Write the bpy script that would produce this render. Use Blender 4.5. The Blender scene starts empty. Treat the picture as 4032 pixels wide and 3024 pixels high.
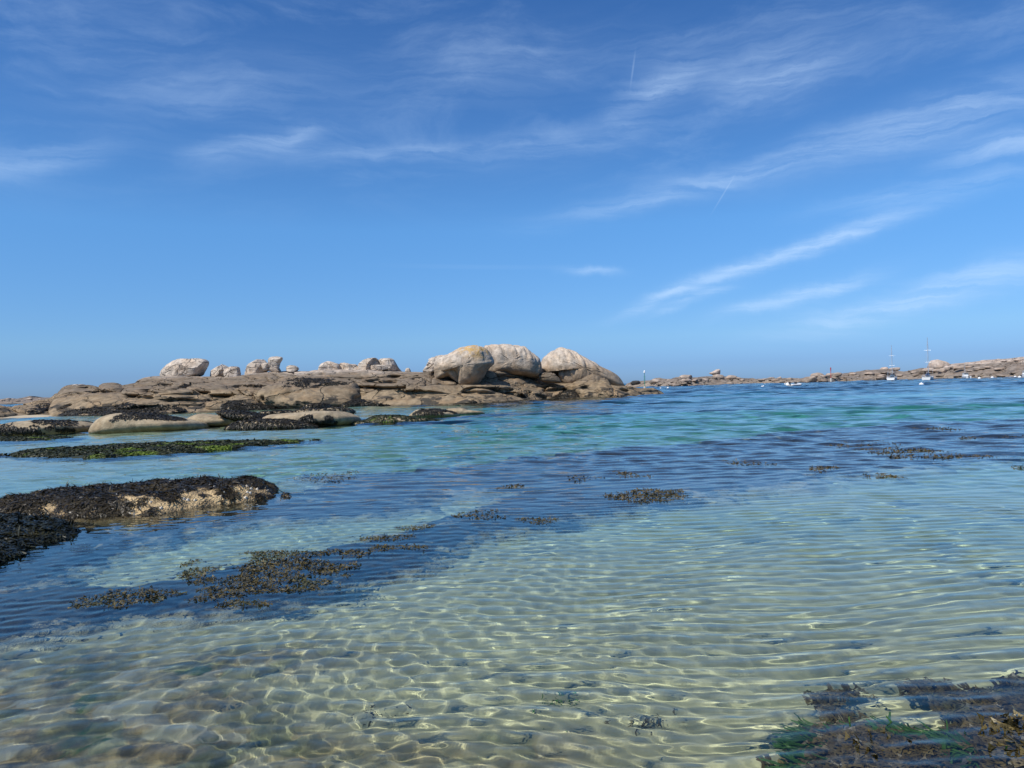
import bpy, bmesh, math, random
import numpy as np
from mathutils import Vector, Matrix

random.seed(7); rng = np.random.default_rng(11)
S = bpy.context.scene
C = S.collection

# ------------------------------------------------------------------ camera
CAM_H = 1.65
FPX = 3030.0                      # focal length in pixels of the 4032 px wide photograph
ROLL = math.atan(0.0283); PITCH = 0.0036
Fv = Vector((0, math.cos(PITCH), math.sin(PITCH)))
U0 = Vector((0, -math.sin(PITCH), math.cos(PITCH))); R0 = Vector((1, 0, 0))
Uv = (U0*math.cos(ROLL) + R0*math.sin(ROLL)).normalized()
Rv = (R0*math.cos(ROLL) - U0*math.sin(ROLL)).normalized()
CAM = Vector((0, 0, CAM_H))
cam_d = bpy.data.cameras.new('camera'); cam = bpy.data.objects.new('camera', cam_d); C.objects.link(cam)
cam_d.sensor_width = 36.0; cam_d.lens = 36.0*FPX/4032.0; cam_d.clip_end = 20000; cam_d.clip_start = 0.05
cam.matrix_world = Matrix(((Rv.x, Uv.x, -Fv.x, 0), (Rv.y, Uv.y, -Fv.y, 0), (Rv.z, Uv.z, -Fv.z, CAM_H), (0, 0, 0, 1)))
S.camera = cam
def ray(px, py):
    return (Fv*FPX + Rv*(px-2016) - Uv*(py-1512))
def water_at(px, py, z=0.0):      # the point of the level z under a pixel
    d = ray(px, py); t = (z-CAM_H)/d.z; return CAM + d*t
def at_y(px, py, y):              # the point at depth y
    d = ray(px, py); return CAM + d*(y/d.y)
def hor(px): return 1580-0.0283*px

# ------------------------------------------------------------------ light
SUN_EL = math.radians(52); SUN_AZ = math.radians(230)    # compass: 0 = +Y (view direction), clockwise
sun_to = Vector((math.sin(SUN_AZ)*math.cos(SUN_EL), math.cos(SUN_AZ)*math.cos(SUN_EL), math.sin(SUN_EL)))
sd = bpy.data.lights.new('sun', 'SUN'); sun = bpy.data.objects.new('sun', sd); C.objects.link(sun)
sd.energy = 4.7; sd.angle = math.radians(0.53); sd.color = (1.0, 0.94, 0.85)
sun.rotation_euler = (-sun_to).to_track_quat('-Z', 'Y').to_euler()
sd.cycles.is_caustics_light = True
S.view_settings.view_transform = 'Standard'; S.view_settings.look = 'None'
S.view_settings.exposure = 0.0; S.view_settings.gamma = 1.0
S.render.engine = 'CYCLES'
S.cycles.use_denoising = True
S.cycles.max_bounces = 6; S.cycles.diffuse_bounces = 2; S.cycles.glossy_bounces = 3; S.cycles.transmission_bounces = 5; S.cycles.transparent_max_bounces = 8
S.cycles.caustics_refractive = True; S.cycles.caustics_reflective = False
S.cycles.sample_clamp_indirect = 6.0

def nt_new(m):
    m.use_nodes = True; nt = m.node_tree
    for n in list(nt.nodes): nt.nodes.remove(n)
    return nt
class NB:                          # small node-tree builder
    def __init__(s, nt): s.nt = nt
    def n(s, t, **k):
        o = s.nt.nodes.new(t)
        for a, v in k.items(): setattr(o, a, v)
        return o
    def l(s, a, b): s.nt.links.new(a, b)
    def set(s, sock, v):
        if hasattr(v, 'is_output') or isinstance(v, bpy.types.NodeSocket): s.l(v, sock)
        else: sock.default_value = v
    def math(s, op, a, b=0.0, c=None, clamp=False):
        o = s.n('ShaderNodeMath', operation=op, use_clamp=clamp)
        s.set(o.inputs[0], a); s.set(o.inputs[1], b)
        if c is not None: s.set(o.inputs[2], c)
        return o.outputs[0]
    def mix(s, f, a, b, blend='MIX'):
        o = s.n('ShaderNodeMix', data_type='RGBA', blend_type=blend)
        s.set(o.inputs['Factor'], f); s.set(o.inputs[6], a); s.set(o.inputs[7], b)
        return o.outputs[2]
    def ramp(s, v, lo, hi, a=0.0, b=1.0, smooth=True):
        o = s.n('ShaderNodeMapRange', interpolation_type='SMOOTHSTEP' if smooth else 'LINEAR', clamp=True)
        s.set(o.inputs[0], v); s.set(o.inputs[1], lo); s.set(o.inputs[2], hi); s.set(o.inputs[3], a); s.set(o.inputs[4], b)
        return o.outputs[0]
    def noise(s, vec, scale, detail=4.0, rough=0.55, dist=0.0, out='Fac'):
        o = s.n('ShaderNodeTexNoise')
        if vec is not None: s.l(vec, o.inputs['Vector'])
        s.set(o.inputs['Scale'], scale); o.inputs['Detail'].default_value = detail
        o.inputs['Roughness'].default_value = rough; o.inputs['Distortion'].default_value = dist
        return o.outputs[out]
    def vmul(s, v, k):
        o = s.n('ShaderNodeVectorMath', operation='MULTIPLY'); s.l(v, o.inputs[0]); s.set(o.inputs[1], k); return o.outputs[0]
    def vadd(s, v, k):
        o = s.n('ShaderNodeVectorMath', operation='ADD'); s.l(v, o.inputs[0]); s.set(o.inputs[1], k); return o.outputs[0]
    def sep(s, v):
        o = s.n('ShaderNodeSeparateXYZ'); s.l(v, o.inputs[0]); return o.outputs
    def comb(s, x, y, z):
        o = s.n('ShaderNodeCombineXYZ'); s.set(o.inputs[0], x); s.set(o.inputs[1], y); s.set(o.inputs[2], z); return o.outputs[0]

# ------------------------------------------------------------------ sky: Nishita with thin cirrus
W = bpy.data.worlds.new('World'); S.world = W; nt = nt_new(W); b = NB(nt)
sky = b.n('ShaderNodeTexSky', sky_type='NISHITA')
sky.sun_disc = False; sky.sun_elevation = SUN_EL; sky.sun_rotation = SUN_AZ
sky.altitude = 0; sky.air_density = 0.5; sky.dust_density = 0.5; sky.ozone_density = 4.0
geo = b.n('ShaderNodeNewGeometry')
dirv = b.n('ShaderNodeVectorMath', operation='SCALE'); b.l(geo.outputs['Incoming'], dirv.inputs[0]); dirv.inputs['Scale'].default_value = -1.0
dx, dy, dz = b.sep(dirv.outputs[0])
el = b.math('ARCSINE', dz); az = b.math('ARCTAN2', dx, dy)
# colour balance of the clear air over the sea: deep blue aloft, a lavender veil on the horizon
cr = b.n('ShaderNodeValToRGB'); E = cr.color_ramp.elements
stops = [(0.0, (.42, .56, .78)), (0.024, (.44, .58, .78)), (0.06, (.62, .80, .87)), (0.20, (.74, 1.19, 1.33)), (0.33, (.62, 1.09, 1.37)), (0.46, (.53, 1.0, 1.37)), (1.0, (.50, .94, 1.32))]
for i, (p_, c_) in enumerate(stops):
    e_ = E[i] if i < 2 else E.new(p_)
    e_.position = p_; e_.color = (c_[0]/2, c_[1]/2, c_[2]/2, 1)
b.l(dz, cr.inputs[0])
c2 = b.mix(1.0, sky.outputs[0], cr.outputs[0], 'MULTIPLY')
c3 = b.n('ShaderNodeVectorMath', operation='SCALE'); b.l(c2, c3.inputs[0]); c3.inputs['Scale'].default_value = 2.0
# cirrus: wind-drawn streaks, given by the directions (azimuth, elevation) of their ends
def angs(px, py):
    d = ray(px, py).normalized(); return math.atan2(d.x, d.y), math.asin(d.z)
ang = b.comb(az, el, 0.0)
wn = b.noise(ang, 6.0, 6.0, 0.62, 0.0, 'Color')
warp = b.vmul(b.vadd(wn, (-0.5, -0.5, -0.5)), (0.045, 0.045, 0.0))
angw = b.vadd(ang, warp)
streaks = [ # x1 y1 x2 y2 width strength ragged
 (2470, 1222, 2960, 1040, 24, .70, 1), (2880, 1062, 3600, 842, 30, .80, 1), (2600, 1222, 2860, 1138, 17, .60, 1), (2860, 1242, 3420, 1080, 28, .62, 1),
 (3130, 1290, 4200, 1010, 46, .70, 1), (2180, 865, 3100, 640, 40, .36, 1), (3000, 660, 4300, 330, 55, .44, 1), (3200, 560, 4150, 270, 40, .34, 1),
 (2400, 435, 2740, 270, 50, .40, 1), (2850, 370, 3300, 225, 75, .30, 1), (3720, 640, 4400, 510, 50, .52, 1), (3250, 830, 4100, 680, 34, .30, 1),
 (-300, 660, 470, 590, 44, .34, 1), (760, 620, 1250, 525, 40, .30, 1), (1120, 535, 1250, 515, 22, .28, 1), (1150, 605, 2100, 560, 34, .28, 1), (2220, 1066, 2440, 1074, 15, .40, 1), (1580, 1046, 2200, 1052, 9, .06, 0),
 (200, 360, 1500, 300, 120, .14, 1), (1500, 330, 2300, 200, 110, .17, 1), (2400, 250, 3600, 130, 110, .16, 1), (1900, 610, 2700, 470, 60, .20, 1),
 (2484, 330, 2500, 214, 3.5, .22, 0), (2812, 824, 2882, 708, 2.6, .24, 0)]
fib = None; total = None
sx_, sy_, _z = b.sep(angw); ux_, uy_, _z2 = b.sep(ang)
for (x1, y1, x2, y2, w_, st_, rg_) in streaks:
    a1 = angs(x1, y1); a2 = angs(x2, y2); L_ = math.hypot(a2[0]-a1[0], a2[1]-a1[1])/2
    ca, sa = (a2[0]-a1[0])/(2*L_), (a2[1]-a1[1])/(2*L_); mx, my = (a1[0]+a2[0])/2, (a1[1]+a2[1])/2
    X_, Y_ = (sx_, sy_) if rg_ else (ux_, uy_)
    dxn = b.math('SUBTRACT', X_, mx); dyn = b.math('SUBTRACT', Y_, my)
    p_ = b.math('ADD', b.math('MULTIPLY', dxn, ca/L_), b.math('MULTIPLY', dyn, sa/L_))
    wr = w_/FPX
    q_ = b.math('ADD', b.math('MULTIPLY', dxn, -sa/wr), b.math('MULTIPLY', dyn, ca/wr))
    p2 = b.math('POWER', b.math('ABSOLUTE', p_), 2.5)
    q2 = b.math('POWER', b.math('ABSOLUTE', q_), 2.0 if rg_ else 4.0)
    g_ = b.math('MULTIPLY', b.math('EXPONENT', b.math('MULTIPLY', b.math('ADD', p2, q2), -1.0)), st_)
    if not rg_: 
        total2 = g_ if 'total2' not in globals() else b.math('ADD', total2, g_)
    else:
        total = g_ if total is None else b.math('ADD', total, g_)
# drawn-out fibres inside every streak and thin background wisps
rot = b.n('ShaderNodeMapping'); b.l(angw, rot.inputs[0]); rot.inputs['Rotation'].default_value = (0, 0, -0.28); rot.inputs['Scale'].default_value = (6.5, 60.0, 1.0)
fibre = b.noise(rot.outputs[0], 1.0, 6.0, 0.62, 0.4)
fib2 = b.ramp(fibre, 0.27, 0.73, 0.20, 1.55)
rot2 = b.n('ShaderNodeMapping'); b.l(angw, rot2.inputs[0]); rot2.inputs['Rotation'].default_value = (0, 0, -0.15); rot2.inputs['Scale'].default_value = (4.0, 14.0, 1.0)
wisp = b.ramp(b.noise(rot2.outputs[0], 1.0, 7.0, 0.62, 0.6), 0.44, 0.80, 0.0, 0.34)
wisp = b.math('MULTIPLY', wisp, b.ramp(el, 0.18, 0.34))
cover = b.math('ADD', b.math('ADD', b.math('MULTIPLY', total, fib2), wisp), total2, clamp=True)
cloud = b.mix(b.math('MULTIPLY', cover, 0.56), c3.outputs[0], (4.2, 5.6, 7.5, 1))
bg = b.n('ShaderNodeBackground'); bg.inputs['Strength'].default_value = 0.15
out = b.n('ShaderNodeOutputWorld')
b.l(cloud, bg.inputs['Color']); b.l(bg.outputs[0], out.inputs['Surface'])
W.cycles.sampling_method = 'MANUAL'; W.cycles.sample_map_resolution = 512


# ------------------------------------------------------------------ helpers
def tag(o, label=None, cat=None, group=None, kind=None):
    if label: o['label'] = label
    if cat: o['category'] = cat
    if group: o['group'] = group
    if kind: o['kind'] = kind
    return o
def mesh_np(name, verts, faces, smooth=True):
    me = bpy.data.meshes.new(name)
    verts = np.asarray(verts, dtype=np.float32); faces = np.asarray(faces, dtype=np.int32)
    me.vertices.add(len(verts)); me.vertices.foreach_set('co', verts.ravel())
    k = faces.shape[1]
    me.loops.add(faces.size); me.loops.foreach_set('vertex_index', faces.ravel())
    me.polygons.add(len(faces)); me.polygons.foreach_set('loop_start', np.arange(0, faces.size, k, dtype=np.int32))
    me.polygons.foreach_set('use_smooth', np.full(len(faces), smooth, dtype=bool))
    me.update(calc_edges=True); me.validate()
    return me
def obj(name, me, mat=None, parent=None, recv=True):
    o = bpy.data.objects.new(name, me); C.objects.link(o)
    if mat is not None: me.materials.append(mat)
    if parent is not None: o.parent = parent
    if recv: o.cycles.is_caustics_receiver = True
    return o
def grid_faces(nr, nc, wrap=False):
    r = np.arange(nr-1)[:, None]; c = np.arange(nc if wrap else nc-1)[None, :]; c2 = (c+1) % nc
    return np.stack([(r*nc+c), (r*nc+c2), ((r+1)*nc+c2), ((r+1)*nc+c)], -1).reshape(-1, 4)
def sstep(x, a, b_):
    t = np.clip((x-a)/(b_-a), 0, 1); return t*t*(3-2*t)

# value noise in numpy (3-D, smooth, tileable hash)
def _hash(ix, iy, iz, seed):
    h = (ix*374761393 + iy*668265263 + iz*2147483647 + seed*974634777) & 0xffffffff
    h = ((h ^ (h >> 13))*1274126177) & 0xffffffff
    return ((h ^ (h >> 16)) & 0xffffff)/float(0xffffff)
def vnoise(p, seed=0):
    p = np.asarray(p, dtype=np.float64); i = np.floor(p).astype(np.int64); f = p-i; f = f*f*f*(f*(f*6-15)+10)
    r = 0
    for dx in (0, 1):
        for dy in (0, 1):
            for dz in (0, 1):
                w = (f[..., 0] if dx else 1-f[..., 0])*(f[..., 1] if dy else 1-f[..., 1])*(f[..., 2] if dz else 1-f[..., 2])
                r = r + w*_hash(i[..., 0]+dx, i[..., 1]+dy, i[..., 2]+dz, seed)
    return r*2-1
def fbm(p, octv=4, seed=0, gain=0.5):
    p = np.asarray(p, dtype=np.float64); a = 1.0; r = 0; t = 0
    for k in range(octv):
        r = r + a*vnoise(p*(2.03**k)+k*17.3, seed+k); t += a; a *= gain
    return r/t
def pxy(pts, z=0.0):               # pixel outline -> plan outline on level z
    return np.array([[*water_at(x, y, z)[:2]] for x, y in pts])
def in_poly(X, Y, P):
    ins = np.zeros(X.shape, bool); n = len(P)
    for i in range(n):
        x1, y1 = P[i]; x2, y2 = P[(i+1) % n]
        c = ((y1 > Y) != (y2 > Y)); xi = (x2-x1)*(Y-y1)/((y2-y1) if y2 != y1 else 1e-9)+x1
        ins ^= c & (X < xi)
    return ins
def sd_poly(X, Y, P):              # signed distance, positive inside
    d = np.full(X.shape, 1e9); n = len(P)
    for i in range(n):
        a = P[i]; e = P[(i+1) % n]-a; L = (e**2).sum()+1e-12
        t = np.clip(((X-a[0])*e[0]+(Y-a[1])*e[1])/L, 0, 1)
        d = np.minimum(d, np.hypot(X-a[0]-t*e[0], Y-a[1]-t*e[1]))
    return np.where(in_poly(X, Y, P), d, -d)
def polar_grid(r0, r1, ratio, fine, coarse):
    nr = int(math.log(r1/r0)/math.log(1+ratio)); rr = r0*(r1/r0)**(np.arange(nr+1)/nr)
    a1 = np.arange(-0.64, 0.64, fine); a3 = np.arange(.65, 1.05, .016); a2 = np.arange(1.06, 2*math.pi-1.06, coarse)
    aa = np.concatenate([a1, a3, a2, 2*math.pi-a3[::-1]]); return rr, aa

def proj(V):                       # world points -> photograph pixels
    V = np.asarray(V, dtype=np.float64)-np.array(CAM); f = V@np.array(Fv); f = np.where(np.abs(f) < 1e-6, 1e-6, f)
    return 2016+FPX*(V@np.array(Rv))/f, 1512-FPX*(V@np.array(Uv))/f
def Q(pts, s, ox, oy): return [(ox+s*x, oy+s*y) for x, y in pts]
def z1(*p): return Q(p, .4521, 0, 1350)
def z2(*p): return Q(p, .4069, 900, 1350)
def z3(*p): return Q(p, .4973, 1600, 1300)
def z4(*p): return Q(p, .3617, 2450, 1330)
def z5(*p): return Q(p, .3761, 3200, 1300)
def z6(*p): return Q(p, .6329, 0, 1550)
def z7(*p): return Q(p, .6781, 0, 1800)
def zf(*p): return Q(p, 1.8228, 0, 0)

# ------------------------------------------------------------------ materials
def simple_mat(name, col, rough=0.6, metal=0.0, spec=0.5):
    m = bpy.data.materials.new(name); b = NB(nt_new(m)); p = b.n('ShaderNodeBsdfPrincipled')
    geo = b.n('ShaderNodeNewGeometry')
    n = b.noise(geo.outputs['Position'], 3.0, 3.0)
    c = b.mix(b.ramp(n, .3, .7, 0, .25), (*col, 1), (col[0]*.7, col[1]*.7, col[2]*.68, 1))
    b.l(c, p.inputs['Base Color']); p.inputs['Roughness'].default_value = rough; p.inputs['Metallic'].default_value = metal
    p.inputs['Specular IOR Level'].default_value = spec
    o = b.n('ShaderNodeOutputMaterial'); b.l(p.outputs[0], o.inputs[0]); return m
def granite(name, top, mid, low, z_mid, z_low, z_black=0.0, blackc=(.03, .03, .027), k=1.0, streak=0.0, lichen=None, blotch=.5, bumpd=.12, joint=0.0):
    m = bpy.data.materials.new(name); b = NB(nt_new(m)); p = b.n('ShaderNodeBsdfPrincipled')
    P = b.n('ShaderNodeNewGeometry').outputs['Position']; x, y, z = b.sep(P)
    Ps = b.vmul(P, (k, k, k))
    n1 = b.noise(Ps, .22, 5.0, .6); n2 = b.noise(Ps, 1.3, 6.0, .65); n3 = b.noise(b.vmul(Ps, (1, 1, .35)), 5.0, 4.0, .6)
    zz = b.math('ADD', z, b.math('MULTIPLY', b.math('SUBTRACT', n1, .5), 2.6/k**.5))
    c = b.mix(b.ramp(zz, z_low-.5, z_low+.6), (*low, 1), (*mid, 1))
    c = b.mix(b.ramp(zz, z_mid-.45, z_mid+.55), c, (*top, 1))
    dark = b.ramp(n2, .36, .66, .70, 1.14)
    c = b.mix(1.0, c, b.comb(dark, dark, dark), 'MULTIPLY')
    warm = b.ramp(b.noise(Ps, .6, 4.0, .6), .42, .68, 0.0, blotch)
    c = b.mix(warm, c, b.mix(1.0, c, (1.06, .90, .74, 1), 'MULTIPLY'))
    sp = b.ramp(n3, .58, .76, 0.0, .35)
    c = b.mix(sp, c, b.mix(1.0, c, (.55, .52, .50, 1), 'MULTIPLY'))
    if streak:                     # run-off stains drawn down the faces above the tide
        fl = b.noise(b.vmul(P, (2.6, 2.6, .22)), 1.0, 4.0, .65)
        f = b.math('MULTIPLY', b.ramp(fl, .50, .68, 0, streak), b.ramp(zz, z_mid-.2, z_mid+1.0))
        c = b.mix(f, c, b.mix(1.0, c, (.50, .47, .45, 1), 'MULTIPLY'))
    wet = b.ramp(b.math('ADD', z, b.math('MULTIPLY', b.math('SUBTRACT', n2, .5), .25)), .16 if k < 2 else .05, .0)
    c = b.mix(b.math('MULTIPLY', wet, .65), c, b.mix(1.0, c, (.36, .34, .30, 1), 'MULTIPLY'))
    if z_black:                    # black sea lichen of the splash zone, in ragged sheets
        bl = b.math('MULTIPLY', b.ramp(b.noise(b.vmul(P, (k, k, k*1.8)), .5, 6.0, .62), .50, .56), b.ramp(zz, z_black+.25, z_black-.25))
        c = b.mix(b.math('MULTIPLY', bl, .85), c, (*blackc, 1))
    if lichen:
        lx, ly, lz, lr = lichen
        d = b.n('ShaderNodeVectorMath', operation='DISTANCE'); b.l(P, d.inputs[0]); d.inputs[1].default_value = (lx, ly, lz)
        f = b.math('MULTIPLY', b.ramp(d.outputs['Value'], lr, lr*.35), b.ramp(b.noise(P, 1.1, 6.0, .7), .44, .56))
        c = b.mix(b.math('MULTIPLY', f, .85), c, (.52, .30, .06, 1))
    b.l(c, p.inputs['Base Color']); p.inputs['Roughness'].default_value = .85; p.inputs['Specular IOR Level'].default_value = .25
    bu = b.n('ShaderNodeBump'); bu.inputs['Strength'].default_value = 1.0; bu.inputs['Distance'].default_value = bumpd/k
    h = b.math('ADD', b.math('MULTIPLY', n2, 1.0), b.math('MULTIPLY', b.noise(Ps, 6.0, 4.0, .6), .35))
    wv = b.vadd(b.vmul(P, (.20*k, .20*k, .62*k)), b.vmul(b.noise(Ps, .5, 3.0, .6, 0.0, 'Color'), (.55, .55, .55)))
    vor = b.n('ShaderNodeTexVoronoi', feature='DISTANCE_TO_EDGE'); b.l(wv, vor.inputs['Vector']); vor.inputs['Scale'].default_value = 1.0
    if joint: h = b.math('ADD', h, b.ramp(vor.outputs['Distance'], 0.0, .035, 0.0, joint))
    b.l(h, bu.inputs['Height']); b.l(bu.outputs[0], p.inputs['Normal'])
    o = b.n('ShaderNodeOutputMaterial'); b.l(p.outputs[0], o.inputs[0]); return m
def weed_mat(name, c1, c2, c3=None, rough=.38, vary=.5):
    m = bpy.data.materials.new(name); b = NB(nt_new(m)); p = b.n('ShaderNodeBsdfPrincipled')
    g = b.n('ShaderNodeNewGeometry'); r = g.outputs['Random Per Island']
    c = b.mix(b.ramp(r, 0.0, 1.0, 0, 1, False), (*c1, 1), (*c2, 1))
    if c3: c = b.mix(b.ramp(b.noise(g.outputs['Position'], vary, 4.0, .6), .54, .66), c, (*c3, 1))
    b.l(c, p.inputs['Base Color']); p.inputs['Roughness'].default_value = rough; p.inputs['Specular IOR Level'].default_value = .3
    o = b.n('ShaderNodeOutputMaterial'); b.l(p.outputs[0], o.inputs[0]); return m

# ------------------------------------------------------------------ seabed
def bed_depth(X, Y):
    r = np.hypot(X, Y)
    d = np.interp(r, [0, 3, 5, 8, 12, 20, 35, 60, 90, 150, 300, 1200], [.36, .42, .50, .66, 1.0, 1.8, 2.8, 3.4, 5.5, 16, 30, 60])
    # the bay between the skerries and the islet is shallow sand
    d = d*(1-.66*sstep(-X, 0, 12)*sstep(r, 14, 26))
    return d
KELP = pxy(zf((-300,1470),(0,1400),(250,1352),(480,1340),(640,1312),(760,1262),(930,1245),(960,1190),(1130,1150),(1300,1120),(1500,1088),(1700,1065),(1850,1045),(2000,1020),(2100,1000),(2330,985),(2330,905),(1900,915),(1700,932),(1500,958),(1200,978),(1000,1010),(830,1022),(640,1030),(620,1080),(400,1120),(200,1180),(0,1220),(-300,1260)), -.12)
SANDHOLE = pxy(zf((230,1205),(420,1152),(640,1130),(860,1118),(980,1085),(1090,1070),(1000,1110),(900,1135),(780,1165),(600,1198),(480,1225),(300,1262),(150,1268)), -.12)
KNEAR = pxy(zf((1760,1790),(1770,1670),(1830,1630),(1950,1632),(2090,1645),(2140,1590),(2190,1535),(2360,1500),(2360,1800)), -.2)
def kelp_mask(X, Y):               # 1 where the weed bed covers the bottom
    m = np.hypot(X, Y) < 80
    d = np.full(X.shape, -9.0)
    n = fbm(np.stack([X*.9, Y*.9, 0*X], -1)[m], 4, 31)*1.3+fbm(np.stack([X*3.5, Y*3.5, 0*X], -1)[m], 4, 35, .6)*1.0
    sc = np.clip(np.hypot(X, Y)[m]/9, .5, 2.2)
    a = sd_poly(X[m], Y[m], KELP); h = sd_poly(X[m], Y[m], SANDHOLE)
    d[m] = np.maximum(np.minimum(a, -h), sd_poly(X[m], Y[m], KNEAR)-.05)+n*.30*sc
    return d
def worley(X, Y, s, seed):
    x, y = X*s, Y*s; ix, iy = np.floor(x).astype(np.int64), np.floor(y).astype(np.int64); best = np.full(X.shape, 9.0); cid = np.zeros(X.shape)
    for dx in (-1, 0, 1):
        for dy in (-1, 0, 1):
            cx, cy = ix+dx, iy+dy; o0 = 0*cx
            d = np.hypot(cx+.15+.7*_hash(cx, cy, o0, seed)-x, cy+.15+.7*_hash(cx, cy, o0+1, seed)-y); r_ = _hash(cx, cy, o0+2, seed)
            d = d/(.55+.75*r_); u = d < best; best = np.where(u, d, best); cid = np.where(u, _hash(cx, cy, o0+3, seed), cid)
    return best, cid
def build_seabed():
    rr, aa = polar_grid(0.5, 9000, 0.0105, 0.0105, 0.1)
    rr = np.concatenate([rr[rr < 18], np.geomspace(18.2, 9000, 260)])
    R, A = np.meshgrid(rr, aa, indexing='ij'); X = R*np.sin(A); Y = R*np.cos(A)
    near = 1-sstep(R, 9, 18)
    rip = np.sin(24*(Y+.12*X+.10*np.sin(X*1.7)+.07*np.sin(2.3*X+Y*1.1)))*.008*near
    lum = fbm(np.stack([X*.8, Y*.8, 0*X], -1), 3, 3)*.05*near+fbm(np.stack([X*.12, Y*.12, 0*X], -1), 3, 8)*.25*(1-near)
    stony = sstep(-X*.9+.75*(5.0-Y)+fbm(np.stack([X*1.1, Y*1.1, 0*X], -1), 3, 13)*1.5, .3, 2.4)*(1-sstep(Y, 5.0, 6.6))*(Y > 0)
    wx_ = X+.05*fbm(np.stack([X*6, Y*6, 0*X], -1), 2, 15); wy_ = Y+.05*fbm(np.stack([X*6, Y*6, 0*X+4], -1), 2, 16)
    f1, cid = worley(wx_, wy_, 4.2, 3); f2, cid2 = worley(wx_, wy_, 9.5, 4)
    cob = .085*np.clip(1-f1**2, 0, 1)**.7+.03*np.clip(1-f2**2, 0, 1)**.7
    Z = -bed_depth(X, Y)+rip*(1-stony)+lum+stony*(cob-.03)
    me = mesh_np('seabed', np.stack([X, Y, Z], -1).reshape(-1, 3), grid_faces(len(rr), len(aa), True))
    # far weed meadows and the rusty, stony flat under the near left
    st = fbm(np.stack([X*.035, Y*.10, 0*X+2], -1), 5, 21, .55)
    bias = np.interp(R, [14, 20, 28, 45, 70, 110, 170, 260, 400], [-.5, -.16, -.10, -.16, .02, .06, .0, .35, .6])
    bias = bias-.30*sstep(-X, 0, 14)*(1-sstep(R, 70, 80))
    weed = sstep(st+bias, -.02, .10)*sstep(R, 13, 20)
    for poly, w in FARWEED: weed = np.maximum(weed, sstep(sd_poly(X, Y, poly)+st*3, -.6, 1.0)*w)
    for nm, arr in (('weed', weed), ('stony', stony), ('cell', cid)):
        at = me.attributes.new(nm, 'FLOAT', 'POINT'); at.data.foreach_set('value', arr.ravel().astype(np.float32))
    m = bpy.data.materials.new('sand_bed'); b = NB(nt_new(m)); p = b.n('ShaderNodeBsdfPrincipled')
    P = b.n('ShaderNodeNewGeometry').outputs['Position']
    g1 = b.noise(P, 1.6, 5.0, .6); g2 = b.noise(P, 60.0, 3.0, .7)
    c = b.mix(b.ramp(g1, .3, .7), (.58, .48, .275, 1), (.46, .38, .215, 1))
    c = b.mix(b.ramp(g2, .5, .75, 0, .3), c, (.30, .25, .19, 1))
    wa = b.n('ShaderNodeAttribute', attribute_name='weed').outputs['Fac']; sa = b.n('ShaderNodeAttribute', attribute_name='stony').outputs['Fac']
    sn = b.ramp(b.noise(P, 7.0, 5.0, .65), .38, .62)
    ce = b.n('ShaderNodeAttribute', attribute_name='cell').outputs['Fac']
    stonec = b.mix(sn, (.09, .062, .022, 1), (.30, .195, .08, 1)); stonec = b.mix(b.ramp(ce, .45, .9), stonec, (.085, .085, .03, 1)); stonec = b.mix(b.ramp(ce, .35, .05), stonec, (.36, .29, .20, 1))
    c = b.mix(b.math('MULTIPLY', sa, b.ramp(b.noise(P, 2.6, 4.0, .6), .34, .58, .45, .95)), c, stonec)
    gr = b.math('MULTIPLY', b.ramp(b.noise(P, 3.3, 4.0, .55), .62, .70), sa)
    c = b.mix(gr, c, (.05, .085, .02, 1))
    c = b.mix(wa, c, b.mix(b.ramp(b.noise(P, .9, 4.0), .35, .65), (.020, .022, .012, 1), (.05, .045, .022, 1)))
    b.l(c, p.inputs['Base Color']); p.inputs['Roughness'].default_value = 1.0; p.inputs['Specular IOR Level'].default_value = .05
    o = b.n('ShaderNodeOutputMaterial'); b.l(p.outputs[0], o.inputs[0])
    ob = obj('seabed', me, m); tag(ob, kind='structure'); return ob
FARWEED = [(pxy(Q([(1700,1592),(2300,1575),(2700,1562),(2900,1570),(2300,1590),(1900,1600)],1,0,0)), .7),
           (pxy(zf((1060,893),(1290,870),(1560,862),(1900,856),(2300,848),(2300,862),(1900,872),(1560,882),(1300,892))), .75),
           (pxy(zf((880,905),(1100,898),(1250,905),(1000,912))), .6),
           (pxy(zf((900,940),(1060,925),(1230,925),(1080,938))), .5)]

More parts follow.
